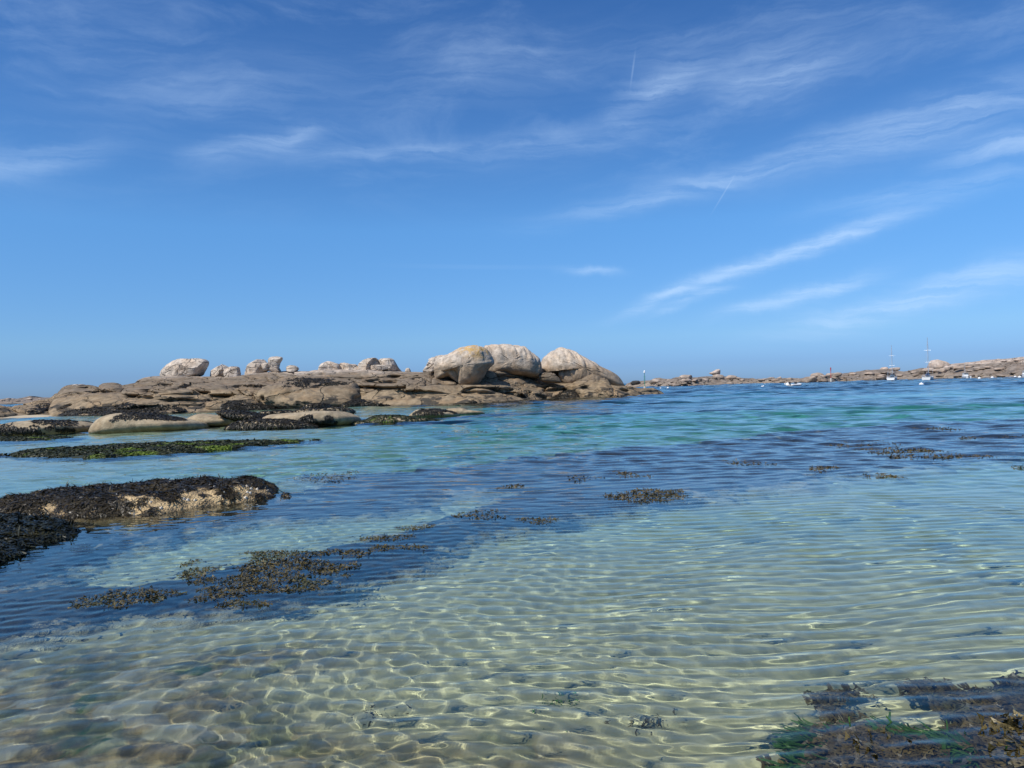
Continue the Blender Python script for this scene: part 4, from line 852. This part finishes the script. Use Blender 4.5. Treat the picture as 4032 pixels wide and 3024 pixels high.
under_weed('wrack_clump', 'rusty brown wrack clump swaying under water beside green strands', zf((1690,1720),(1705,1612),(1735,1590),(1800,1582),(1900,1595),(1960,1610),(2050,1628),(2070,1655),(2040,1750),(1850,1760)), 5000, 601, width=1.0, thr=-.25)
under_weed('wrack_clump', 'brown wrack bank reaching the surface past the green strands', zf((2070,1740),(2095,1630),(2085,1605),(2135,1580),(2115,1540),(2172,1490),(2300,1460),(2330,1740)), 7000, 602, width=1.0, thr=-.25, z=(-.26, -.004))
under_weed('green_weed_strands', 'bright green hair weed streaming between two brown wrack clumps', zf((1745,1585),(1800,1578),(1900,1588),(2050,1608),(2075,1628),(1980,1642),(1860,1636),(1770,1610)), 3200, 603, z=(-.20, -.06), L=.15, mat=WEED_S, kind='strap', width=.5, drift=(-1.3, .15, .0))

# stones and tufts on the bottom near the shore
STN = granite('submerged_stone', (.34, .28, .19), (.24, .19, .11), (.12, .115, .05), -.20, -.34, 0, k=6.0, bumpd=.05)
rg = np.random.default_rng(71)
protos = []
for i in range(5):
    th = np.linspace(0, 2*math.pi, 14, endpoint=False); B = np.stack([np.cos(th)*(1+.2*np.sin(2*th+i)), np.sin(th)*(.75+.15*np.cos(3*th+i)), 0*th], -1)
    V, F, T = lump(B, .55, bulge=(0, 0, 1), k=2.4, amp=.35, scale=1.3, cuts=4, seed=700+i, n=28, nl=5, back=.5); protos.append(lump_mesh('submerged_stone', [(V, F, T)])); protos[-1].materials.append(STN)
cnt = 0
while cnt < 45:
    px, py = rg.uniform(-150, 1100), rg.uniform(2640, 3080)
    if rg.random() > np.interp(px-.9*(py-2560), [-600, 300, 900], [1, .75, .12]): continue
    w = water_at(px, py, -.38); s_ = rg.uniform(.025, .075)
    o = bpy.data.objects.new('submerged_stone', protos[cnt % 5]); C.objects.link(o); o.cycles.is_caustics_receiver = True
    o.location = (w.x, w.y, -float(bed_depth(np.array(w.x), np.array(w.y)))+s_*.05); o.scale = (s_, s_, s_*rg.uniform(.6, 1.0)); o.rotation_euler = (0, 0, rg.uniform(0, 6.28))
    tag(o, 'algae-stained rounded stone on the sand under the shallow water', 'stone', 'stones on the bottom of the shallows'); cnt += 1
for i in range(5):
    px, py = rg.uniform(300, 2900), rg.uniform(2880, 3060)
    w = water_at(px, py, -.36); n = 60; rg2 = np.random.default_rng(800+i)
    P = rg2.normal(size=(n, 3))*np.array([.07, .05, .0]); Yd = rg2.normal(size=(n, 3))*.6+np.array([-.5, .1, .5])
    V, F = fronds(P, Yd, rg2.normal(size=(n, 3)), rg2.uniform(.02, .05, n), 'sprig', .6, .3, rg2)
    weed_thing('algae_tuft', V, F, WEED_S if i % 3 else WEED_F, (w.x, w.y, -float(bed_depth(np.array(w.x), np.array(w.y)))+.01), 'small green algae tuft growing on the shallow sandy bottom' if i % 3 else 'small brown algae tuft growing on the shallow sandy bottom', 'algae', 'algae tufts on the sand')
# ------------------------------------------------------------------ far shore
FS = granite('far_granite', (.50, .41, .335), (.25, .205, .165), (.30, .245, .19), 5.6, 1.2, 0, k=.35, streak=.3, joint=1.5)
FSB = granite('far_boulder', (.54, .44, .365), (.42, .34, .275), (.30, .24, .19), 5.0, 2.0, 0, k=.35, streak=.3)
fsky = z4((60,522),(92,492),(110,474),(180,472),(300,464),(390,446),(480,446),(600,444),(640,430),(740,425),(760,438),(850,430),(960,425),(1060,425),(1130,430),(1240,432),(1310,452),(1500,450),(1600,442),(1720,446),(1850,436),(1970,440),(2212,445))+z5((60,475),(150,478),(300,478),(400,446),(500,440),(580,420),(680,412),(760,410),(880,428),(950,437),(1040,424),(1150,400),(1240,392),(1400,362),(1600,340),(1700,330),(1880,305),(2050,294),(2212,279),(2700,262))
fwat = z4((60,536),(300,531),(600,528),(900,517),(1200,506),(1500,497),(1960,488),(2212,485))+z5((300,536),(600,526),(900,517),(1200,510),(1600,502),(2000,494),(2212,490),(2700,478))
FAR = Ridge(fwat, fsky, [(2470, 8), (2550, 25), (2900, 40), (3500, 40), (4200, 55)], 460, 46, back=40, seed=14, amp=1.5, terr=2.2, per=2.3, base=-3, scale=.09, power=1.9)
fo = obj('far_shore', FAR.mesh('far_shore'), FS); tag(fo, kind='structure')
rg = np.random.default_rng(31)
def far_rock(px, thick, label, seed, k=2.8, lift=1.0, cuts=4, amp=.45, group=None, cat='rock', name='far_rock', mat=FSB):
    cx = np.mean([q[0] for q in px]); cy = max(q[1] for q in px); d = FAR.at(cx, cy-3).y-lift
    B = outline_at(px, d)
    o = obj(name, lump_mesh(name, [lump(B, thick, k=k, amp=amp, scale=.28, cuts=cuts, seed=seed, n=30, nl=5)]), mat); tag(o, label, cat, group); return o
far_rock(z4((948,388),(985,370),(1030,345),(1060,343),(1066,385),(1055,400),(1010,406),(975,398)), 2.0, 'wedge shaped grey boulder balanced on a small stone on the far shore', 1, amp=.2)
far_rock(z4((985,410),(1010,400),(1060,402),(1100,412),(1095,440),(1000,440)), 2.0, 'pale stones that carry the wedge shaped boulder on the far shore', 2)
far_rock(z4((90,500),(95,480),(115,466),(180,468),(200,500),(140,508)), 2.2, 'dark cave-like rock at the end of the far shore', 3, mat=simple_mat('dark_rock', (.07, .065, .06), .9))
far_rock(z4((625,440),(640,415),(690,407),(740,410),(762,435),(700,448)), 3, 'rounded pinkish outcrop on the far skyline', 4)
far_rock(z4((1130,440),(1165,410),(1230,414),(1250,430),(1220,450),(1150,448)), 2.5, 'broken pinkish outcrop right of the wedge boulder', 5)
far_rock(z4((1245,440),(1280,432),(1318,448),(1290,458)), 2, 'small broken stone at the end of the pinkish outcrop', 6)
far_rock(z4((1515,448),(1560,440),(1610,430),(1650,428),(1640,448)), 2, 'low pinkish stone heap on the bare far isthmus', 7)
far_rock(z4((1660,448),(1690,436),(1722,424),(1722,444)), 1.6, 'pointed pinkish stone beside the low heap on the far isthmus', 8)
far_rock(z4((1968,490),(1972,450),(2020,425),(2080,420),(2105,450),(2100,488),(2030,495)), 4, 'large grey block standing at the far waterline', 9, lift=4)
far_rock(z4((2062,420),(2080,395),(2130,386),(2175,408),(2170,430),(2100,432)), 3, 'pink rounded boulder above the grey block at the far waterline', 10)
far_rock(z5((0,480),(10,455),(50,449),(92,462),(98,486),(40,492)), 3, 'flat pink boulder left of the red beacon', 11)
far_rock(z5((150,488),(158,458),(200,450),(292,448),(280,478),(220,490)), 3, 'split pinkish rock behind the red beacon', 12)
far_rock(z5((710,412),(730,392),(765,387),(790,405),(780,425),(730,422)), 2.5, 'jagged stone on the skyline left of the slim yacht mast', 13)
far_rock(z5((800,408),(830,394),(895,392),(908,404),(870,424),(815,424)), 2.5, 'flat projecting stone right of the slim yacht mast', 14)
far_rock(z5((1242,395),(1250,350),(1275,314),(1300,312),(1350,325),(1400,352),(1412,372),(1380,398),(1300,408)), 5, 'big pale squared boulder crowning the far shore behind the tall yacht', 15, k=3.2, lift=4)
far_rock(z5((1170,430),(1175,405),(1240,395),(1262,415),(1250,438)), 3, 'tan block below the big squared boulder', 16, lift=5)
far_rock(z5((1262,430),(1275,408),(1310,402),(1325,420),(1310,440)), 2, 'small rounded stone below the big squared boulder', 17, lift=7)
far_rock(z5((1320,435),(1325,408),(1360,398),(1385,420),(1375,442)), 2, 'round stone with a dark hollow below the big squared boulder', 18, lift=8)
far_rock(z5((1375,418),(1385,385),(1410,375),(1422,400),(1405,420)), 2, 'upright stone right of the round hollow stone', 19, lift=8)
far_rock(z5((1440,395),(1450,370),(1500,362),(1530,385),(1480,400)), 2.5, 'pale stone in the row along the far slope', 20, lift=6)
far_rock(z5((1490,402),(1515,378),(1560,375),(1562,398),(1520,406)), 2.5, 'pale rounded stone at the end of the row along the far slope', 21, lift=7)
for i in range(130):               # slabs and boulders strewn over the far rocks
    x = rg.uniform(2560, 4090); u = rg.random()**1.1
    ysk = np.interp(x, [q[0] for q in fsky], [q[1] for q in fsky]); yw = np.interp(x, [q[0] for q in fwat], [q[1] for q in fwat])
    y = yw+(ysk-yw)*(.05+.95*u)+1
    w = rg.uniform(5, 20)*(.7+.5*rg.random()); h = w*rg.uniform(.22, .45); sh = rg.uniform(-.4, .4)
    pts = [(x+w*(math.cos(a)+sh*math.sin(a)*.5)*rg.uniform(.8, 1.15), y-h*math.sin(a)*rg.uniform(.8, 1.2)) for a in np.linspace(0, 2*math.pi, 9, endpoint=False)]
    far_rock(pts, rg.uniform(1.0, 2.4), 'weathered granite rock lying on the slope of the far shore', 1000+i, group='rocks strewn over the far shore', lift=rg.uniform(.0, 1.2), mat=FSB if rg.random() < .6 else FS)
# low land past the sandy end of the islet
fl = Ridge([(-400, 1604), (0, 1592), (300, 1582)], [(-400, 1580), (-60, 1574), (0, 1572), (30, 1568), (60, 1571), (95, 1565), (118, 1559), (135, 1566), (180, 1565), (300, 1568)], [(-400, 30), (300, 30)], 200, 30, back=30, seed=24, amp=.6, terr=.8, per=1.2, base=-2, scale=.12)
fl_o = obj('far_point', fl.mesh('far_point'), FS); tag(fl_o, kind='structure')
rg = np.random.default_rng(77)
for i in range(9):
    x = 8+i*22+rg.uniform(-6, 6); y = 1573+rg.uniform(-3, 8); w = rg.uniform(6, 14); h = w*.4
    pts = [(x+w*math.cos(a), y-h*math.sin(a)*rg.uniform(.7, 1.2)) for a in np.linspace(0, 6.283, 8, endpoint=False)]
    d = fl.at(x, y).y-.5; o = obj('far_rock', lump_mesh('far_rock', [lump(outline_at(pts, d), 1.2, k=2.8, amp=.3, scale=.4, cuts=3, seed=1300+i, n=32, nl=6)]), FSB)
    tag(o, 'small dark rock on the low point beyond the sandy beach', 'rock', 'rocks on the low point')

# ------------------------------------------------------------------ boats, buoys and beacons
WHITE = simple_mat('white_gelcoat', (.80, .80, .78), .3); GREYM = simple_mat('anodised_mast', (.62, .64, .66), .35, .4); DARK = simple_mat('dark_trim', (.03, .035, .045), .4)
BLUEC = simple_mat('blue_canvas', (.04, .09, .22), .8); SAILW = simple_mat('white_canvas', (.78, .77, .73), .8); RUBBER = simple_mat('grey_hypalon', (.70, .70, .69), .6)
GLASSD = simple_mat('cabin_window', (.03, .04, .05), .1); ANTI = simple_mat('antifouling', (.10, .14, .30), .6); REDP = simple_mat('red_paint', (.50, .05, .05), .5); GREENP = simple_mat('green_paint', (.03, .25, .16), .5); CONC = simple_mat('pale_concrete', (.55, .52, .46), .9)
def bm_obj(name, fn, mat, parent):
    bm = bmesh.new(); fn(bm); bmesh.ops.recalc_face_normals(bm, faces=bm.faces); me = bpy.data.meshes.new(name); bm.to_mesh(me); bm.free()
    return obj(name, me, mat, parent, recv=False)
def tube(bm, a, b_, r1, r2=None, seg=8):
    a, b_ = Vector(a), Vector(b_); d = b_-a; r2 = r1 if r2 is None else r2
    M = Matrix.Translation((a+b_)/2)@d.to_track_quat('Z', 'Y').to_matrix().to_4x4()
    bmesh.ops.create_cone(bm, cap_ends=True, segments=seg, radius1=r1, radius2=r2, depth=d.length, matrix=M)
def rbox(bm, c, s, bev=.03):
    r = bmesh.ops.create_cube(bm, size=1, matrix=Matrix.Translation(c)@Matrix.Diagonal((*s, 1))); vs = r['verts']
    bmesh.ops.bevel(bm, geom=list({e for v in vs for e in v.link_edges}), offset=bev, segments=2, affect='EDGES')
def loft(bm, secs):
    rows = [[bm.verts.new(p) for p in s] for s in secs]
    for r1, r2 in zip(rows, rows[1:]):
        for i in range(len(r1)-1): bm.faces.new((r1[i], r1[i+1], r2[i+1], r2[i]))
    return rows
def hull_secs(L, Bm, fb, draft, bow=1.0, n=17):
    S_ = []
    for i in range(n):
        t = i/(n-1); x = -L/2+L*t
        w = Bm/2*(math.sin(math.pi*min(1, (.30+.70*(1-t)**.0*.0)+.0))*0+1)*(1-max(0, (t-.45)/.55)**2.2)*(.80+.20*min(1, t/.35))
        zt = fb*(1+.28*t**2); zb = -draft*(1-abs(t-.45)**2*2.2)
        w = max(w, .015); prof = []
        for a in np.linspace(0, math.pi, 13):
            c, s = math.cos(a), math.sin(a); prof.append((x+.10*L*max(0, t-.8)*(s < .5)*.0, w*math.copysign(abs(c)**.55, c), zt-(zt-zb)*abs(s)**.8))
        S_.append(prof)
    return S_
def yacht(label, base, heading, L, mast, bimini):
    e = bpy.data.objects.new('sailing_yacht', None); C.objects.link(e); e.location = base; e.rotation_euler = (0, 0, heading)
    tag(e, label, 'sailboat')
    Bm = L*.33; fb = L*.105
    def hull(bm):
        rows = loft(bm, hull_secs(L, Bm, fb, .35)); bm.faces.new(rows[0])
        for r1, r2 in zip(rows, rows[1:]): bm.faces.new((r1[0], r1[-1], r2[-1], r2[0]))
    h = bm_obj('hull', hull, WHITE, e)
    bm_obj('boot_stripe', lambda bm: [tube(bm, (-L/2+.1, s*Bm*.39, .12), (L*.15, s*Bm*.49, .12), .05) for s in (-1, 1)], ANTI, h)
    bm_obj('cabin', lambda bm: rbox(bm, (L*.06, 0, fb+.22), (L*.36, Bm*.52, .48), .14), WHITE, e)
    for s in (-1, 1): bm_obj('window', lambda bm: rbox(bm, (L*.06, s*Bm*.262, fb+.26), (L*.24, .03, .16), .012), GLASSD, e)
    bm_obj('cockpit', lambda bm: rbox(bm, (-L*.32, 0, fb+.06), (L*.26, Bm*.5, .10), .04), DARK, e)
    bm_obj('mast', lambda bm: tube(bm, (L*.08, 0, fb), (L*.06, 0, mast), .105, .075), GREYM, e)
    bm_obj('spreader', lambda bm: [tube(bm, (L*.07, -.9, mast*f), (L*.07, .9, mast*f), .03) for f in (.42, .70)], GREYM, e)
    bm_obj('boom', lambda bm: tube(bm, (L*.07, 0, fb+1.15), (-L*.34, 0, fb+1.25), .07), GREYM, e)
    bm_obj('furled_sail', lambda bm: tube(bm, (L*.06, 0, fb+1.32), (-L*.33, 0, fb+1.36), .17, .10), BLUEC if not bimini else SAILW, e)
    for a, b_ in (((L*.49, 0, fb*1.25), (L*.06, 0, mast*.97)), ((-L*.49, 0, fb), (L*.06, 0, mast)), ((L*.05, Bm*.46, fb), (L*.06, 0, mast*.96)), ((L*.05, -Bm*.46, fb), (L*.06, 0, mast*.96))):
        bm_obj('stay', lambda bm: tube(bm, a, b_, .016, seg=5), GREYM, e)
    bm_obj('spray_hood', lambda bm: rbox(bm, (-L*.13, 0, fb+.72), (L*.11, Bm*.5, .52), .2), BLUEC if not bimini else SAILW, e)
    for s in (-1, 1):
        bm_obj('rail', lambda bm: ([tube(bm, (-L*.48+i*L*.155, s*Bm*(.38+.09*math.sin(math.pi*i/6)), fb), (-L*.48+i*L*.155, s*Bm*(.38+.09*math.sin(math.pi*i/6)), fb+.62), .02, seg=5) for i in range(6)], tube(bm, (-L*.48, s*Bm*.38, fb+.6), (L*.30, s*Bm*.42, fb+.7), .014, seg=5)), GREYM, e)
    bm_obj('pushpit', lambda bm: tube(bm, (-L*.49, -Bm*.38, fb+.65), (-L*.49, Bm*.38, fb+.65), .03, seg=6), GREYM, e)
    if bimini:
        bm_obj('bimini', lambda bm: rbox(bm, (-L*.30, 0, fb+2.0), (L*.24, Bm*.72, .10), .045), SAILW, e)
        bm_obj('bimini_frame', lambda bm: [tube(bm, (-L*.30+d, s*Bm*.34, fb), (-L*.30+d*.6, s*Bm*.34, fb+1.98), .022, seg=5) for s in (-1, 1) for d in (-.9, .9)], GREYM, e)
        bm_obj('stern_platform', lambda bm: rbox(bm, (-L*.52, 0, .22), (.5, Bm*.62, .08), .03), WHITE, e)
    bm_obj('rudder', lambda bm: rbox(bm, (-L*.50, 0, -.1), (.30, .05, .7), .02), WHITE, e)
    return e
w1 = water_at(3655, 1497); w2 = water_at(3513, 1498)
yacht('white yacht with the taller mast and blue spray hood at anchor', w1, math.radians(54), 9.2, 13.6, False)
yacht('white yacht with a white cockpit awning and shorter mast at anchor', w2, math.radians(58), 10.2, 13.2, True)
def motorboat(label, base, heading, L, mast=0):
    e = bpy.data.objects.new('motor_boat', None); C.objects.link(e); e.location = base; e.rotation_euler = (0, 0, heading); tag(e, label, 'boat'); Bm = L*.36; fb = L*.13
    def hull(bm):
        rows = loft(bm, hull_secs(L, Bm, fb, .25)); bm.faces.new(rows[0])
        for r1, r2 in zip(rows, rows[1:]): bm.faces.new((r1[0], r1[-1], r2[-1], r2[0]))
    bm_obj('hull', hull, WHITE, e)
    cb = bm_obj('cabin', lambda bm: rbox(bm, (L*.05, 0, fb+.55), (L*.34, Bm*.62, 1.15), .12), WHITE, e)
    bm_obj('windscreen', lambda bm: rbox(bm, (L*.05, 0, fb+.80), (L*.345, Bm*.58, .36), .05), GLASSD, cb)
    bm_obj('roof', lambda bm: rbox(bm, (L*.03, 0, fb+1.17), (L*.42, Bm*.70, .07), .03), WHITE, cb)
    bm_obj('outboard', lambda bm: rbox(bm, (-L*.53, 0, fb*.8), (.35, .32, .75), .1), DARK, e)
    bm_obj('rail', lambda bm: tube(bm, (L*.25, -Bm*.3, fb+.45), (L*.46, 0, fb+.55), .02), GREYM, e); bm_obj('rail', lambda bm: tube(bm, (L*.25, Bm*.3, fb+.45), (L*.46, 0, fb+.55), .02), GREYM, e)
    if mast: bm_obj('mast', lambda bm: tube(bm, (L*.12, 0, fb+.9), (L*.12, 0, mast), .06, .04), GREYM, e)
    return e
w3 = water_at(3803, 1490); motorboat('small moored boat with a short mast below the far cliff', w3, math.radians(76), 6.4, 6.0)
w4 = water_at(4045, 1486); motorboat('white motor boat with a cabin cut by the picture edge near the buoys', w4, math.radians(215), 7.0)
# inflatable dinghy
w5 = water_at(3132, 1521)
e = bpy.data.objects.new('inflatable_dinghy', None); C.objects.link(e); e.location = w5; e.rotation_euler = (0, 0, math.radians(28)); tag(e, 'white inflatable dinghy with a black outboard on the open water', 'dinghy')
for s in (-1, 1):
    bm_obj('side_tube', lambda bm: (tube(bm, (-1.65, s*.62, .26), (.75, s*.62, .28), .25, .25, 12), tube(bm, (.72, s*.62, .28), (1.55, s*.12, .44), .25, .22, 12), tube(bm, (-1.65, s*.62, .26), (-1.98, s*.62, .24), .25, .08, 12)), RUBBER, e)
bm_obj('floor', lambda bm: rbox(bm, (-.3, 0, .10), (2.4, 1.0, .08), .02), WHITE, e)
bm_obj('seat', lambda bm: rbox(bm, (-.35, 0, .42), (.35, 1.0, .08), .03), WHITE, e)
bm_obj('console', lambda bm: rbox(bm, (.1, 0, .60), (.4, .5, .65), .08), DARK, e)
bm_obj('transom', lambda bm: rbox(bm, (-1.5, 0, .30), (.08, .9, .5), .02), WHITE, e)
ob_ = bm_obj('outboard', lambda bm: (rbox(bm, (-1.72, 0, .75), (.42, .30, .52), .09), rbox(bm, (-1.70, 0, .2), (.14, .12, .7), .03)), DARK, e)
# mooring buoys
bmn = bmesh.new(); bmesh.ops.create_uvsphere(bmn, u_segments=16, v_segments=10, radius=1)
for v in bmn.verts: v.co.z = v.co.z*.86+(.10 if v.co.z > .6 else 0)
tube(bmn, (0, 0, .8), (0, 0, 1.12), .14, .14, 8); tube(bmn, (-.12, 0, 1.12), (.12, 0, 1.12), .06, .06, 6)
bme = bpy.data.meshes.new('mooring_buoy'); bmn.to_mesh(bme); bmn.free(); bme.polygons.foreach_set('use_smooth', [True]*len(bme.polygons)); bme.materials.append(simple_mat('buoy_white', (.82, .82, .80), .4))
for x, y, s_, lb, grp in [(2601, 1529, .26, 'small white buoy of the pair off the islet tip', 'pair of buoys off the islet tip'), (2630, 1528, .33, 'small white buoy of the pair off the islet tip', 'pair of buoys off the islet tip'),
        (3001, 1522, .24, 'small white buoy of the close pair left of the dinghy', 'close pair of buoys left of the dinghy'), (3006, 1520.5, .22, 'small white buoy of the close pair left of the dinghy', 'close pair of buoys left of the dinghy'),
        (3091, 1514, .34, 'round white buoy right behind the bow of the dinghy', None), (3101, 1514.5, .55, 'bigger round white buoy touching the dinghy in view', None),
        (3628, 1516.5, .40, 'white buoy alone in front of the tall-masted yacht', None),
        (3856, 1490, .48, 'white buoy moored below the dark far cliff', 'buoys below the far cliff'), (3907, 1487, .48, 'white buoy moored below the dark far cliff', 'buoys below the far cliff'), (3997, 1484, .46, 'white buoy beside the motor boat', 'buoys beside the motor boat'), (4015, 1485.5, .50, 'white buoy beside the motor boat', 'buoys beside the motor boat'), (3475, 1508.5, .12, 'tiny white float between the dinghy and the yachts', None)]:
    w = water_at(x, y+1.5); o = bpy.data.objects.new('mooring_buoy', bme); C.objects.link(o); o.location = (w.x, w.y, s_*.15); o.scale = (s_,)*3; tag(o, lb, 'buoy', grp)
def beacon(label, foot, top, dist, mat, r, ball):
    a = at_y(*foot, dist); b_ = at_y(*top, dist); e = bpy.data.objects.new('beacon_pole', None); C.objects.link(e); e.location = a; tag(e, label, 'beacon'); h = b_.z-a.z
    bm_obj('pole', lambda bm: tube(bm, (0, 0, -.8), (0, 0, h), r, r*.8, 8), mat, e)
    bm_obj('footing', lambda bm: tube(bm, (0, 0, -1.2), (0, 0, .35), .42, .34, 10), CONC, e)
    if ball: bm_obj('topmark', lambda bm: (tube(bm, (0, 0, h), (0, 0, h+.4), .28, .22, 10), tube(bm, (0, 0, h+.4), (0, 0, h+.7), .22, .05, 10)), WHITE, e)
    else: bm_obj('topmark', lambda bm: tube(bm, (0, 0, h-.9), (0, 0, h+.2), .20, .20, 10), mat, e)
    bm_obj('rung', lambda bm: [tube(bm, (-.3, 0, h*(.15+.1*i)), (.3, 0, h*(.15+.1*i)), .03, seg=5) for i in range(7)], mat, e)
beacon('thin green beacon pole with a white top off the islet tip', (2539, 1526), (2537.5, 1468), 210, GREENP, .085, True)
beacon('red beacon pole standing on the far shore', (3272, 1492), (3270.5, 1449), 296, REDP, .11, False)
# a bird-perch stump of rock in the water before the far shore
far_rock(z4((1535,512),(1545,490),(1560,488),(1570,510)), .9, 'tiny brown rock head breaking the water off the far shore', 90, lift=14, cuts=2, amp=.15)
build_seabed(); build_water()
